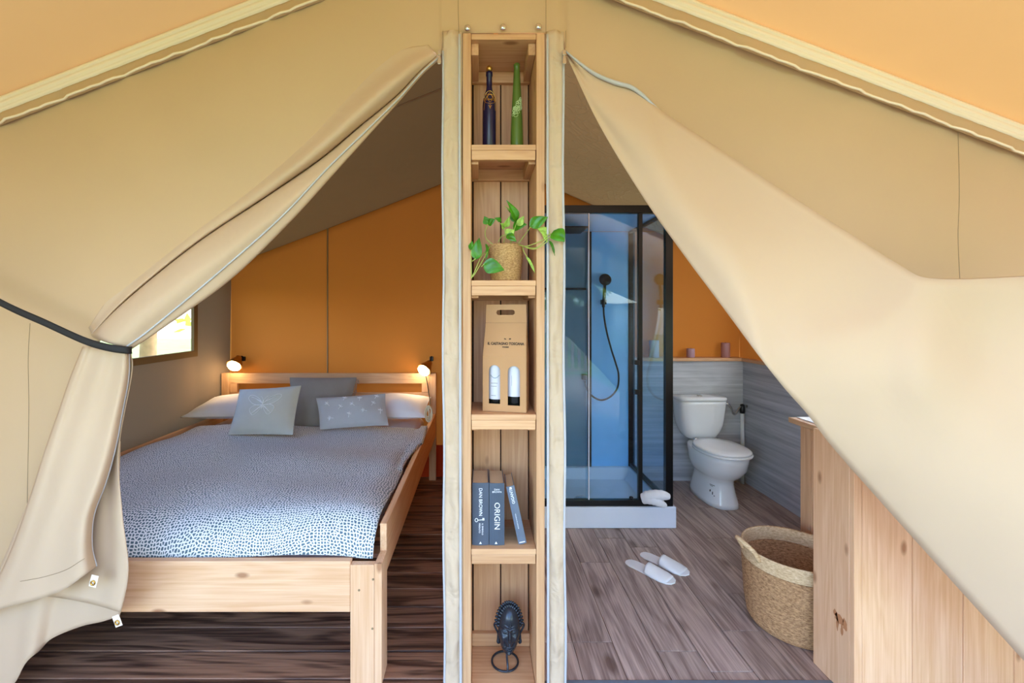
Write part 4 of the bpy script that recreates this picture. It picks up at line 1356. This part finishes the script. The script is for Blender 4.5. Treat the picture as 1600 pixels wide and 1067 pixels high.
for s in (-1, 1):
    f_ = lambda x, yy: (0.50 + s * x, yy)
    wing([f_(0.01, 0.60), f_(0.10, 0.72), f_(0.22, 0.80), f_(0.27, 0.74), f_(0.20, 0.62), f_(0.10, 0.56), f_(0.01, 0.56)])
    wing([f_(0.01, 0.55), f_(0.12, 0.56), f_(0.20, 0.50), f_(0.19, 0.42), f_(0.13, 0.34), f_(0.07, 0.40), f_(0.01, 0.52)])
    for q in (0.06, 0.11, 0.17, 0.22):
        wing([f_(0.01, 0.59), f_(q * 0.6, 0.61 + q * 0.4), f_(q, 0.62 + q * 0.62)], 0.0013)
        wing([f_(0.01, 0.55), f_(q * 0.4, 0.54 - q * 0.35), f_(q * 0.72, 0.54 - q * 0.75)], 0.0016)
    wing([f_(0.0, 0.64), f_(0.03, 0.72), f_(0.06, 0.75)], 0.001)
wing([(0.5, 0.66), (0.5, 0.58), (0.5, 0.46)], 0.004)
bf.build('butterfly_embroidery', M['thread'], cl, smooth=True)
cl, surf = cushion('cushion', 'rectangular grey cushion embroidered with small white dragonflies', 'cushion', [P(500, 671, 3.145), P(607, 664, 3.20), P(602, 615, 3.34), P(494, 622, 3.30)], 0.048, M['midcush'], None, 0.035, 0.002)
random.seed(11)
for (cu_, cv_, an) in ((0.15, 0.72, 2.2), (0.41, 0.87, 1.2), (0.63, 0.82, 1.5), (0.87, 0.88, 1.1), (0.33, 0.58, 0.9), (0.52, 0.63, 2.4), (0.82, 0.64, 1.0), (0.45, 0.31, 1.3), (0.68, 0.40, 2.9), (0.92, 0.40, 1.5), (0.17, 0.25, 3.0)):
    bf = MB()
    d1, d2 = Vector((math.cos(an) * 0.045, math.sin(an) * 0.09)), Vector((-math.sin(an) * 0.035, math.cos(an) * 0.07))
    q = Vector((cu_, cv_))
    for a_, c_ in ((q - d1, q + d1), (q + d1 * 0.5 - d2, q + d1 * 0.45 + d2), (q + d1 * 0.1 - d2 * 0.8, q + d1 * 0.25 + d2 * 0.8)):
        pts = [a_.lerp(c_, i / 4) for i in range(5)]
        bf.tube([surf(min(.98, max(.02, p.x)), min(.98, max(.02, p.y))) for p in pts], 0.0018, 5)
    bf.build('dragonfly_embroidery', M['thread'], cl, smooth=True)

# reading lamps
def lamp(label, px, py, Yl, aim, mount, group='bedside lamps'):
    c = P(px, py, Yl)
    t = thing('reading_lamp', label, 'lamp', mount, group)
    q = Vector(aim).to_track_quat('Z', 'Y').to_matrix().to_4x4()
    Ml = Matrix.Translation(c) @ q @ Matrix.Scale(1.32, 4)
    sh = MB()
    sh.lathe([(0.012, -0.075), (0.019, -0.072), (0.024, -0.055), (0.032, -0.040), (0.044, -0.014), (0.047, 0.0), (0.045, 0.0), (0.041, -0.014), (0.029, -0.038), (0.020, -0.055), (0.001, -0.06)], (0, 0, 0), 28)
    sh.v = [Ml @ v for v in sh.v]
    sh.build('lamp_shade', M['brass'], t, smooth=True)
    bu = MB()
    bu.lathe([(0.010, -0.052), (0.014, -0.040), (0.030, -0.018), (0.041, 0.002), (0.040, 0.012), (0.030, 0.021), (0.015, 0.026), (0.001, 0.027)], (0, 0, 0), 24)
    bu.v = [Ml @ v for v in bu.v]
    bu.build('bulb', M['bulb'], t, smooth=True)
    j = c + q @ Vector((0, 0, -0.092))
    MB().tube(crom([j, j + Vector((0.004, 0.02, 0.006)), Vector(mount) + Vector((0, -0.02, 0.02)), Vector(mount)], 5), 0.006, 8).build('arm', M['black'], t, smooth=True)
    m_ = Vector(mount)
    MB().box(m_.x - 0.016, m_.x + 0.016, m_.y - 0.020, m_.y + 0.006, m_.z - 0.02, m_.z + 0.02).build('wall_mount', M['black'], t, bevel=0.003)
    pl = bpy.data.lights.new('lamp_light', 'POINT')
    pl.energy = 0.6
    pl.color = (1.0, 0.72, 0.40)
    pl.shadow_soft_size = 0.03
    po = bpy.data.objects.new('lamp_light', pl)
    po.location = c + q @ Vector((0, 0, 0.085))
    col.objects.link(po)
    return t
lamp('lit brass reading lamp above the left end of the headboard', 366, 571, 3.80, (-0.05, -0.66, -0.62), (-2.10, 3.924, 1.05))
rl = lamp('lit brass reading lamp with hanging cord above the right bedpost', 662.5, 578, 3.80, (-0.42, -0.62, -0.58), (-0.43, 3.924, 1.05))
cpts = [P(665, 586, 3.82), P(668, 600, 3.815), P(670, 615, 3.81), P(672, 628, 3.60), P(671, 640, 3.43)]
MB().tube(crom(cpts, 5), 0.0045, 6).build('cord', M['cord'], rl, smooth=True)
co = MB()
cc = P(670, 646, 3.41)
for k in range(4):
    ph = k * 0.7
    co.tube([cc + Vector(((0.028 - k * 0.003) * math.cos(a), -0.012 + 0.004 * k, 0.002 * k + (0.062 - 0.010 * k) * math.sin(a + 0.2 * ph))) for a in [2 * PI * i / 28 for i in range(28)]], 0.004, 6, True)
co.tube([cc + Vector((0, -0.012, 0.06)), cc + Vector((0.004, -0.016, 0.0)), cc + Vector((0.002, -0.012, -0.06))], 0.005, 6)
co.build('cord_coil', M['coil'], rl, smooth=True)

# ------------------------------------------------------------------ shower cabin
SX0, SX1, SY0, SY1 = 0.40, 1.325, 2.978, 3.80
shw = thing('shower_cabin', 'black framed glass shower cabin with white tray and blue grey back panels', 'shower', ((SX0 + SX1) / 2, 3.4, 0))
TZ = 0.145
tr = MB()
o4 = [(SX0, SY0), (SX1, SY0), (SX1, SY1), (SX0, SY1)]
i4 = [(SX0 + 0.06, SY0 + 0.07), (SX1 - 0.06, SY0 + 0.07), (SX1 - 0.06, SY1 - 0.06), (SX0 + 0.06, SY1 - 0.06)]
j4 = [(SX0 + 0.12, SY0 + 0.13), (SX1 - 0.12, SY0 + 0.13), (SX1 - 0.12, SY1 - 0.12), (SX0 + 0.12, SY1 - 0.12)]
def loop(p4, z): return [Vector((x, yy, z)) for x, yy in p4]
L_ = [loop(o4, 0.001), loop(o4, TZ), loop(i4, TZ), loop(j4, TZ - 0.075), loop([((a + 0.862) / 2, (c + 3.39) / 2) for a, c in j4], TZ - 0.083)]
for lp in L_: tr.v += lp
for k in range(4):
    for i in range(4):
        j = (i + 1) % 4
        tr.f.append([k * 4 + i, k * 4 + j, k * 4 + 4 + j, k * 4 + 4 + i])
tr.f.append([0, 3, 2, 1]); tr.f.append([16, 17, 18, 19])
tray = tr.build('tray', M['acryl'], shw, bevel=0.006, seg=3)
MB().lathe([(0.001, 0), (0.055, 0), (0.055, 0.004), (0.045, 0.007), (0.001, 0.008)], (0.76, 3.30, TZ - 0.083), 24).build('drain_cover', M['steel'], tray, smooth=True)
ZS = 2.185
def post(name, xa, xb, ya, yb, za, zb, par=shw):
    return MB().box(xa, xb, ya, yb, za, zb).build(name, M['black'], par, bevel=0.002)
post('top_rail', SX0, SX1 - 0.018, SY0 + 0.012, SY0 + 0.055, ZS - 0.052, ZS)
post('bottom_rail', SX0, SX1 - 0.018, SY0 + 0.012, SY0 + 0.050, TZ + 0.001, TZ + 0.040)
post('corner_post', SX1 - 0.068, SX1 - 0.018, SY0 + 0.010, SY0 + 0.050, TZ + 0.001, ZS)
post('side_top_rail', SX1 - 0.052, SX1 - 0.018, SY0 + 0.056, SY1 - 0.03, ZS - 0.050, ZS)
post('side_bottom_rail', SX1 - 0.048, SX1 - 0.020, SY0 + 0.056, SY1 - 0.03, TZ + 0.001, TZ + 0.030)
post('door_edge', 1.075, 1.103, SY0 + 0.016, SY0 + 0.046, TZ + 0.041, ZS - 0.053)
post('rear_post', SX1 - 0.0555, SX1 - 0.003, SY1 - 0.03, SY1, TZ + 0.001, ZS)
post('panel_joint', 0.920, 0.950, SY1 - 0.040, SY1 - 0.022, TZ + 0.001, 2.15)
MB().box(0.951, SX1 - 0.056, SY1 - 0.022, SY1 - 0.012, TZ + 0.001, 2.15).build('back_panel', M['showerback'], shw)
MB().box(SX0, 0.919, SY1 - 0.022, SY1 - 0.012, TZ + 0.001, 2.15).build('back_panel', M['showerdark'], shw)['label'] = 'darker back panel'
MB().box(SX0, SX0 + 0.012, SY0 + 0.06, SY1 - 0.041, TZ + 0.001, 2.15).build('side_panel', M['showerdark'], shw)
MB().box(SX0, SX1 - 0.056, SY0 + 0.058, SY1 - 0.031, 2.151, 2.165).build('ceiling_panel', M['showerback'], shw)
MB().box(0.72, 1.074, SY0 + 0.030, SY0 + 0.036, TZ + 0.041, ZS - 0.053).build('door_glass', M['glass'], shw)
MB().box(SX0 + 0.01, 0.735, SY0 + 0.018, SY0 + 0.024, TZ + 0.041, ZS - 0.053).build('fixed_glass', M['glass'], shw)
MB().box(1.104, SX1 - 0.069, SY0 + 0.026, SY0 + 0.032, TZ + 0.041, ZS - 0.053).build('corner_glass', M['glass'], shw)
MB().box(SX1 - 0.036, SX1 - 0.030, SY0 + 0.056, SY1 - 0.031, TZ + 0.031, ZS - 0.051).build('side_glass', M['glass'], shw)
MB().box(0.7345, 0.741, SY0 + 0.012, SY0 + 0.026, TZ + 0.045, ZS - 0.055).build('door_seal', M['acryl'], shw)
for zz in (1.12, 0.92):
    MB().box(1.045, 1.075, SY0 - 0.006, SY0 + 0.029, zz - 0.015, zz + 0.015).build('door_stop', M['black'], shw, bevel=0.003)
MB().lathe([(0.001, 0), (0.013, 0), (0.014, 0.008), (0.010, 0.014), (0.001, 0.016)], (1.03, SY0 + 0.031, TZ + 0.045), 12).build('roller', M['black'], shw, smooth=True)
MB().box(0.44, 0.80, 3.25, 3.52, 2.085, 2.095).build('rain_head', M['black'], shw, bevel=0.003)
MB().tube([(0.62, 3.40, 2.095), (0.62, 3.40, 2.151)], 0.012, 10).build('rain_head_arm', M['black'], shw, smooth=True)
MB().tube([(SX0 + 0.05, SY1 - 0.06, 1.66), (0.90, SY1 - 0.06, 1.66)], 0.009, 8).build('towel_bar', M['black'], shw, smooth=True)
for xx in (0.47, 0.88):
    MB().tube([(xx, SY1 - 0.06, 1.66), (xx, SY1 - 0.024, 1.66)], 0.010, 8).build('bar_mount', M['black'], shw, smooth=True)
# hand shower and hose on the back panel
sy = SY1 - 0.065
hd = P(945.5, 437, sy)
hs_ = MB()
hs_.lathe([(0.001, -0.012), (0.030, -0.012), (0.050, -0.004), (0.052, 0.006), (0.046, 0.012), (0.001, 0.013)], hd, 24, Matrix.Rotation(PI / 2 - 0.25, 4, 'X'))
hs_.tube(crom([hd + Vector((0, 0.01, -0.03)), P(944.5, 455, sy), P(943, 475, sy + 0.01), P(943, 480, sy + 0.012)], 5), 0.013, 10)
hs_.build('hand_shower', M['black'], shw, smooth=True)
hb = P(943, 472, sy + 0.02)
MB().box(hb.x - 0.022, hb.x + 0.022, hb.y - 0.02, SY1 - 0.0225, hb.z - 0.02, hb.z + 0.02).build('shower_holder', M['black'], shw, bevel=0.004)
hose = crom([P(943, 480, sy + .012), P(944, 495, sy), P(948, 518, sy), P(955, 545, sy), P(962, 567, sy - .01), P(966.5, 585, sy - .01), P(965, 605, sy - .01), P(955, 619, sy - .01), P(940, 625, sy - .01), P(927, 620, sy), P(918, 609, sy + .01), P(914, 595, sy + .02)], 6)
MB().tube(hose, 0.0075, 8).build('shower_hose', M['black'], shw, smooth=True)
mxr = P(914, 590, SY1 - 0.06)
MB().box(mxr.x - 0.022, mxr.x + 0.022, SY1 - 0.065, SY1 - 0.0225, mxr.z - 0.02, mxr.z + 0.025).build('mixer_valve', M['black'], shw, bevel=0.006)

# white towel folded over the tray edge
tw = thing('towel', 'small white folded towel draped over the shower tray corner', 'towel', (1.17, 2.98, TZ))
Yt = 2.972
for pts, rr in (([(1002, 777, 3.005), (1012, 776, 2.985), (1024, 774, 2.965), (1036, 774, 2.955), (1047, 776, 2.95)], [0.030, 0.040, 0.038, 0.033, 0.018]),
                ([(1004, 782, 3.0), (1016, 781, 2.965), (1027, 784, 2.945), (1036, 788, 2.94), (1041, 791, 2.94)], [0.022, 0.030, 0.028, 0.022, 0.012])):
    base = [P(*q) for q in pts]
    pth = crom(base, 5)
    rr_ = [interp([(i, r) for i, r in enumerate(rr)], k / 5) * (1 + 0.06 * math.sin(k * 1.9)) for k in range(len(pth))]
    MB().tube(pth, rr_, 16).build('towel_fold', M['towel'], tw, smooth=True, sub=1)

# ------------------------------------------------------------------ toilet
tx, tyb = 1.845, 3.826
toi = thing('toilet', 'white ceramic toilet with closed seat lid and cistern', 'toilet', (tx, 3.55, 0))
def lofted(secs, n=32, sq=2.6):
    """secs: (z, half width, y front, y back, squareness)"""
    m = MB()
    for z, hw_, yf, yb, q in secs:
        yc, hd_ = (yf + yb) / 2, (yb - yf) / 2
        for k in range(n):
            a = 2 * PI * k / n
            c_, s_ = math.cos(a), math.sin(a)
            m.v.append(Vector((tx + hw_ * math.copysign(abs(c_) ** (2 / q), c_), yc + hd_ * math.copysign(abs(s_) ** (2 / q), s_), z)))
    for i in range(len(secs) - 1):
        for k in range(n):
            l = (k + 1) % n
            m.f.append([i * n + k, i * n + l, (i + 1) * n + l, (i + 1) * n + k])
    m.f.append([k for k in range(n)][::-1])
    m.f.append([(len(secs) - 1) * n + k for k in range(n)])
    return m
lofted([(0.405, 0.100, 3.67, 3.815, 3.5), (0.425, 0.128, 3.645, 3.818, 4), (0.47, 0.155, 3.635, 3.82, 4.5), (0.53, 0.175, 3.627, 3.822, 5), (0.60, 0.187, 3.622, 3.822, 5), (0.70, 0.195, 3.617, 3.823, 5), (0.728, 0.197, 3.616, 3.823, 5)]).build('cistern', M['white'], toi, smooth=True)
lofted([(0.729, 0.200, 3.612, 3.824, 5), (0.748, 0.202, 3.610, 3.825, 5), (0.756, 0.197, 3.616, 3.822, 5), (0.757, 0.10, 3.68, 3.78, 4)]).build('cistern_lid', M['white'], toi, smooth=True)
MB().lathe([(0.001, 0), (0.022, 0), (0.022, 0.006), (0.018, 0.009), (0.001, 0.009)], (tx, 3.71, 0.757), 20).build('flush_button', M['steel'], toi, smooth=True)
lofted([(0.0, 0.128, 3.255, 3.74, 2.6), (0.03, 0.126, 3.262, 3.735, 2.6), (0.10, 0.112, 3.285, 3.72, 2.5), (0.165, 0.104, 3.295, 3.70, 2.4), (0.195, 0.108, 3.288, 3.70, 2.3), (0.215, 0.126, 3.262, 3.70, 2.2), (0.245, 0.152, 3.222, 3.705, 2.2), (0.295, 0.172, 3.180, 3.71, 2.2), (0.355, 0.179, 3.165, 3.72, 2.2), (0.395, 0.178, 3.160, 3.725, 2.3), (0.398, 0.165, 3.17, 3.72, 2.3)], 40).build('bowl', M['white'], toi, smooth=True)
lofted([(0.399, 0.178, 3.150, 3.60, 2.25), (0.402, 0.186, 3.142, 3.605, 2.25), (0.412, 0.188, 3.140, 3.606, 2.25), (0.416, 0.182, 3.146, 3.60, 2.25)], 44).build('seat', M['white'], toi, smooth=True)
lofted([(0.4185, 0.176, 3.154, 3.605, 2.25), (0.422, 0.182, 3.148, 3.607, 2.25), (0.432, 0.182, 3.148, 3.607, 2.25), (0.438, 0.172, 3.16, 3.60, 2.25), (0.440, 0.10, 3.24, 3.55, 2.2)], 44).build('seat_lid', M['white'], toi, smooth=True)
for s in (-1, 1):
    MB().lathe([(0.001, -0.02), (0.011, -0.02), (0.011, 0.02), (0.001, 0.02)], (tx + s * 0.08, 3.612, 0.425), 12, Matrix.Rotation(PI / 2, 4, 'Y')).build('lid_hinge', M['steel'], toi, smooth=True)
BS = [(0.0, 0.128, 3.255, 3.74), (0.03, 0.126, 3.262, 3.735), (0.10, 0.112, 3.285, 3.72), (0.17, 0.106, 3.290, 3.70)]
def bowl_pt(ang, z, off=0.0008):
    hw_ = interp([(b_[0], b_[1]) for b_ in BS], z) + off
    yf, yb = interp([(b_[0], b_[2]) for b_ in BS], z) - off, interp([(b_[0], b_[3]) for b_ in BS], z) + off
    c_, s_ = math.cos(ang), math.sin(ang)
    q = 2.55
    return Vector((tx + hw_ * math.copysign(abs(c_) ** (2 / q), c_), (yf + yb) / 2 + (yb - yf) / 2 * math.copysign(abs(s_) ** (2 / q), s_), z))
for za, zb, a0, a1 in ((0.150, 0.154, 3.72, 4.02), (0.142, 0.145, 3.75, 3.92), (0.098, 0.114, 3.74, 3.80), (0.084, 0.104, 3.88, 3.93), (0.076, 0.082, 3.97, 4.03)):
    MB().grid(lambda u, v: bowl_pt(a0 + (a1 - a0) * u, za + (zb - za) * v), 8, 2).build('printed_mark', M['ink'], toi)
# water connection
hp = crom([Vector((tx + 0.202, 3.72, 0.69)), Vector((tx + 0.23, 3.70, 0.695)), Vector((tx + 0.26, 3.70, 0.66)), Vector((tx + 0.28, 3.71, 0.615)), Vector((tx + 0.31, 3.73, 0.60)), Vector((tx + 0.345, 3.75, 0.63)), Vector((tx + 0.375, 3.765, 0.655)), Vector((tx + 0.395, 3.77, 0.66))], 6)
ws = thing('water_supply', 'braided hose, stop valve and white pipe in the corner by the toilet', 'pipe', (2.24, 3.77, 0.2))
MB().tube(hp, 0.0085, 8).build('braided_hose', M['steel'], ws, smooth=True)
MB().tube([(2.24, 3.77, 0.0), (2.24, 3.77, 0.60)], 0.015, 12).build('pipe', M['pipe'], ws, smooth=True)
MB().lathe([(0.001, 0), (0.020, 0), (0.022, 0.02), (0.022, 0.05), (0.016, 0.075), (0.001, 0.08)], (2.24, 3.77, 0.60), 14).build('stop_valve', M['black'], ws, smooth=True)
MB().tube([(2.235, 3.77, 0.66), (2.279, 3.77, 0.66)], 0.011, 10).build('wall_fitting', M['steel'], ws, smooth=True)

# candles on the ledge
for px, w_, h_, mat, lab in ((1022, 0.041, 0.150, 'candle2', 'lilac pillar candle on the ledge seen through the shower glass'), (1079, 0.034, 0.078, 'candle', 'short mauve candle on the ledge above the cistern'), (1133.5, 0.036, 0.128, 'candle3', 'tall rose candle on the ledge near the room corner')):
    c = P(px, 559, 3.868); c.z = 1.067
    t = thing('candle', lab, 'candle', c, 'candles on the ledge')
    MB().lathe([(0.001, 0.0005), (w_ - 0.002, 0.0005), (w_, 0.003), (w_, h_ - 0.004), (w_ - 0.004, h_), (w_ * 0.6, h_ - 0.003), (0.001, h_ - 0.004)], c, 28).build('wax', M[mat], t, smooth=True)
    MB().tube([c + Vector((0, 0, h_ - 0.006)), c + Vector((0.001, 0, h_ + 0.008))], 0.0012, 5).build('wick', M['cord'], t)

# ------------------------------------------------------------------ vanity counter, basket, slippers
van = thing('vanity_counter', 'pine washstand with overhanging top behind the board screen', 'cabinet', (1.98, 2.12, 0))
MB().box(1.672, 2.245, 1.86, 2.395, 0.862, 0.889).build('worktop', M['honeyY'], van, bevel=0.003)
MB().box(1.705, 2.245, 1.875, 2.380, 0.8895, 0.894).build('white_inlay', M['acryl'], van, bevel=0.002)
MB().box(1.712, 1.732, 2.29, 2.36, 0, 0.861).build('leg', M['honeyZ'], van, bevel=0.002)
MB().box(1.712, 1.732, 1.88, 2.288, 0, 0.861).build('side_panel', M['honeyZ'], van, bevel=0.002)
MB().box(1.733, 2.245, 2.335, 2.355, 0.0, 0.861).build('front_panel', M['honeyX'], van, bevel=0.002)

bk = Vector((1.468, 2.068, 0))
bas = thing('basket', 'round seagrass basket with a pale rim and loop handles on the floor', 'basket', bk)
def coil(z0_, z1_, nz, rfun):
    pr = []
    for i in range(nz):
        z = z0_ + (z1_ - z0_) * i / nz
        dz = (z1_ - z0_) / nz
        r = rfun(z)
        pr += [(r - 0.0015, z), (r + 0.0018, z + dz * 0.5)]
    return pr
rb_ = lambda z: interp([(0, 0.176), (0.02, 0.188), (0.10, 0.200), (0.25, 0.209), (0.36, 0.212)], z)
MB().lathe([(0.001, 0.002), (0.170, 0.002)] + coil(0.004, 0.292, 34, rb_) + [(0.200, 0.292), (0.190, 0.10), (0.178, 0.012), (0.001, 0.010)], bk, 56).build('body', M['seagrass'], bas, smooth=True)
MB().lathe(coil(0.2925, 0.352, 7, rb_) + [(0.210, 0.358), (0.202, 0.352), (0.200, 0.293)], bk, 56, caps=False).build('rim_band', M['seagrass_pale'], bas, smooth=True)
for s in (-1, 1):
    o_ = 0.028 if s < 0 else 0.0
    an0 = 0.30
    pts = [bk + Vector((s * 0.208 * math.cos(an0), -0.208 * math.sin(an0), 0.325)), bk + Vector((s * (0.205 + o_ * .6), -0.055, 0.365)), bk + Vector((s * (0.21 + o_ * 1.4), -0.02, 0.392)), bk + Vector((s * (0.21 + o_ * 1.45), 0.02, 0.392)), bk + Vector((s * (0.205 + o_ * .6), 0.055, 0.365)), bk + Vector((s * 0.208 * math.cos(an0), 0.208 * math.sin(an0), 0.325))]
    MB().tube(crom(pts, 5), 0.011, 10).build('handle', M['seagrass_pale'], bas, smooth=True)

def slipper(label, heel, toe):
    h_, t_ = Vector(heel), Vector(toe)
    ax = (t_ - h_)
    L2 = ax.length
    ax.normalize()
    sd = Vector((-ax.y, ax.x, 0))
    t = thing('slipper', label, 'slipper', h_.lerp(t_, 0.5), 'white slippers')
    tab = [(0, 0.0), (0.02, 0.020), (0.06, 0.033), (0.15, 0.041), (0.40, 0.041), (0.62, 0.050), (0.78, 0.053), (0.90, 0.045), (0.97, 0.027), (1.0, 0.0)]
    ol = [(v, interp(tab, v)) for v in (0, .005, .02, .04, .06, .1, .15, .25, .4, .5, .62, .7, .78, .85, .9, .94, .97, .99, 1)]
    poly = [(v, w_) for v, w_ in ol] + [(v, -w_) for v, w_ in ol[-2:0:-1]]
    mp = lambda v, w_, z: h_ + ax * (v * L2) + sd * w_ + Vector((0, 0, z))
    MB().prism(poly, lambda v, w_: mp(v, w_, 0.001), lambda v, w_: mp(v, w_, 0.007)).build('sole', M['slipper'], t, bevel=0.002)
    def up_fn(u, v):
        vv = 0.46 + 0.43 * v + 0.03 * (1 - abs(u - .5) * 2) * (1 if v > .5 else 0) * (v - .5) * 2
        wv = interp(tab, vv) * 1.02
        hgt = 0.034 * (1 - v) ** 0.9 + 0.007
        a = PI * u
        return mp(vv, wv * math.cos(a), 0.006 + hgt * math.sin(a) ** 0.8)
    MB().grid(up_fn, 18, 12).build('upper', M['slipper'], t, smooth=True, solid=0.003)
def fp(px, py):
    Y = H * F / (py - CY)
    p = P(px, py, Y); p.z = 0.0
    return p
slipper('white slipper nearer the camera, its toe pointing at the basket', fp(978, 877), fp(1055, 912))
slipper('white slipper nearer the shower tray, behind the other one', fp(1001, 865), fp(1077, 899))

# ------------------------------------------------------------------ outdoors: seen through the window and mirrored in the shower glass
def tree(label, x, yy, h_, r, n, seed):
    random.seed(seed)
    t = thing('tree', label, 'tree', (x, yy, -0.25))
    MB().tube([(x, yy, -0.3), (x + 0.06, yy, h_ * 0.3), (x - 0.03, yy + 0.05, h_ * 0.55), (x + 0.1, yy, h_ * 0.8)], [0.13, 0.11, 0.09, 0.03], 10).build('trunk', M['bark'], t, smooth=True)
    m = MB()
    for i in range(n):
        d_ = Vector((random.gauss(0, 1), random.gauss(0, 1), random.gauss(0, 1))).normalized() * (random.random() ** 0.4)
        c = Vector((x, yy, h_ * 0.66)) + Vector((d_.x * r, d_.y * r, d_.z * h_ * 0.42))
        if c.z < 0.2: continue
        a = Vector((random.gauss(0, 1), random.gauss(0, 1), random.gauss(0, 1))).normalized() * 0.11
        e = a.orthogonal().normalized() * 0.05
        b_ = len(m.v)
        m.v += [c - a, c + e, c + a, c - e]
        m.f.append([b_, b_ + 1, b_ + 2, b_ + 3])
    tag(m.build('foliage', M['foliage'], t, recalc=False), kind='stuff')
tree('leafy tree outside the bedroom window', -5.3, 7.0, 4.6, 2.0, 1500, 1)
tree('bushy tree further out past the bedroom window', -10.5, 10.4, 5.0, 2.6, 2000, 2)
tree('tall tree beyond the porch behind the viewer, left', -4.6, -8.0, 5.0, 2.0, 2600, 4)
tree('broad tree beyond the porch behind the viewer, right', 2.6, -9.0, 5.5, 2.4, 6500, 5)
tree('dense tree added behind the viewer, far right, to cover mirrored sky', 7.4, -10.5, 6.0, 2.4, 5000, 6)  # added to hide bright sky reflected by the shower glass
rl_ = thing('deck_railing', 'wooden railing along the porch edge behind the viewer', 'railing', (0, -4.2, 0))
for z in (0.95, 0.12):
    MB().box(-2.5, 2.5, -4.24, -4.18, z, z + 0.06).build('rail', M['rail'], rl_, bevel=0.004)
for i in range(34):
    MB().box(-2.45 + i * 0.147, -2.38 + i * 0.147, -4.23, -4.20, 0.181, 0.949).build('baluster', M['rail'], rl_)
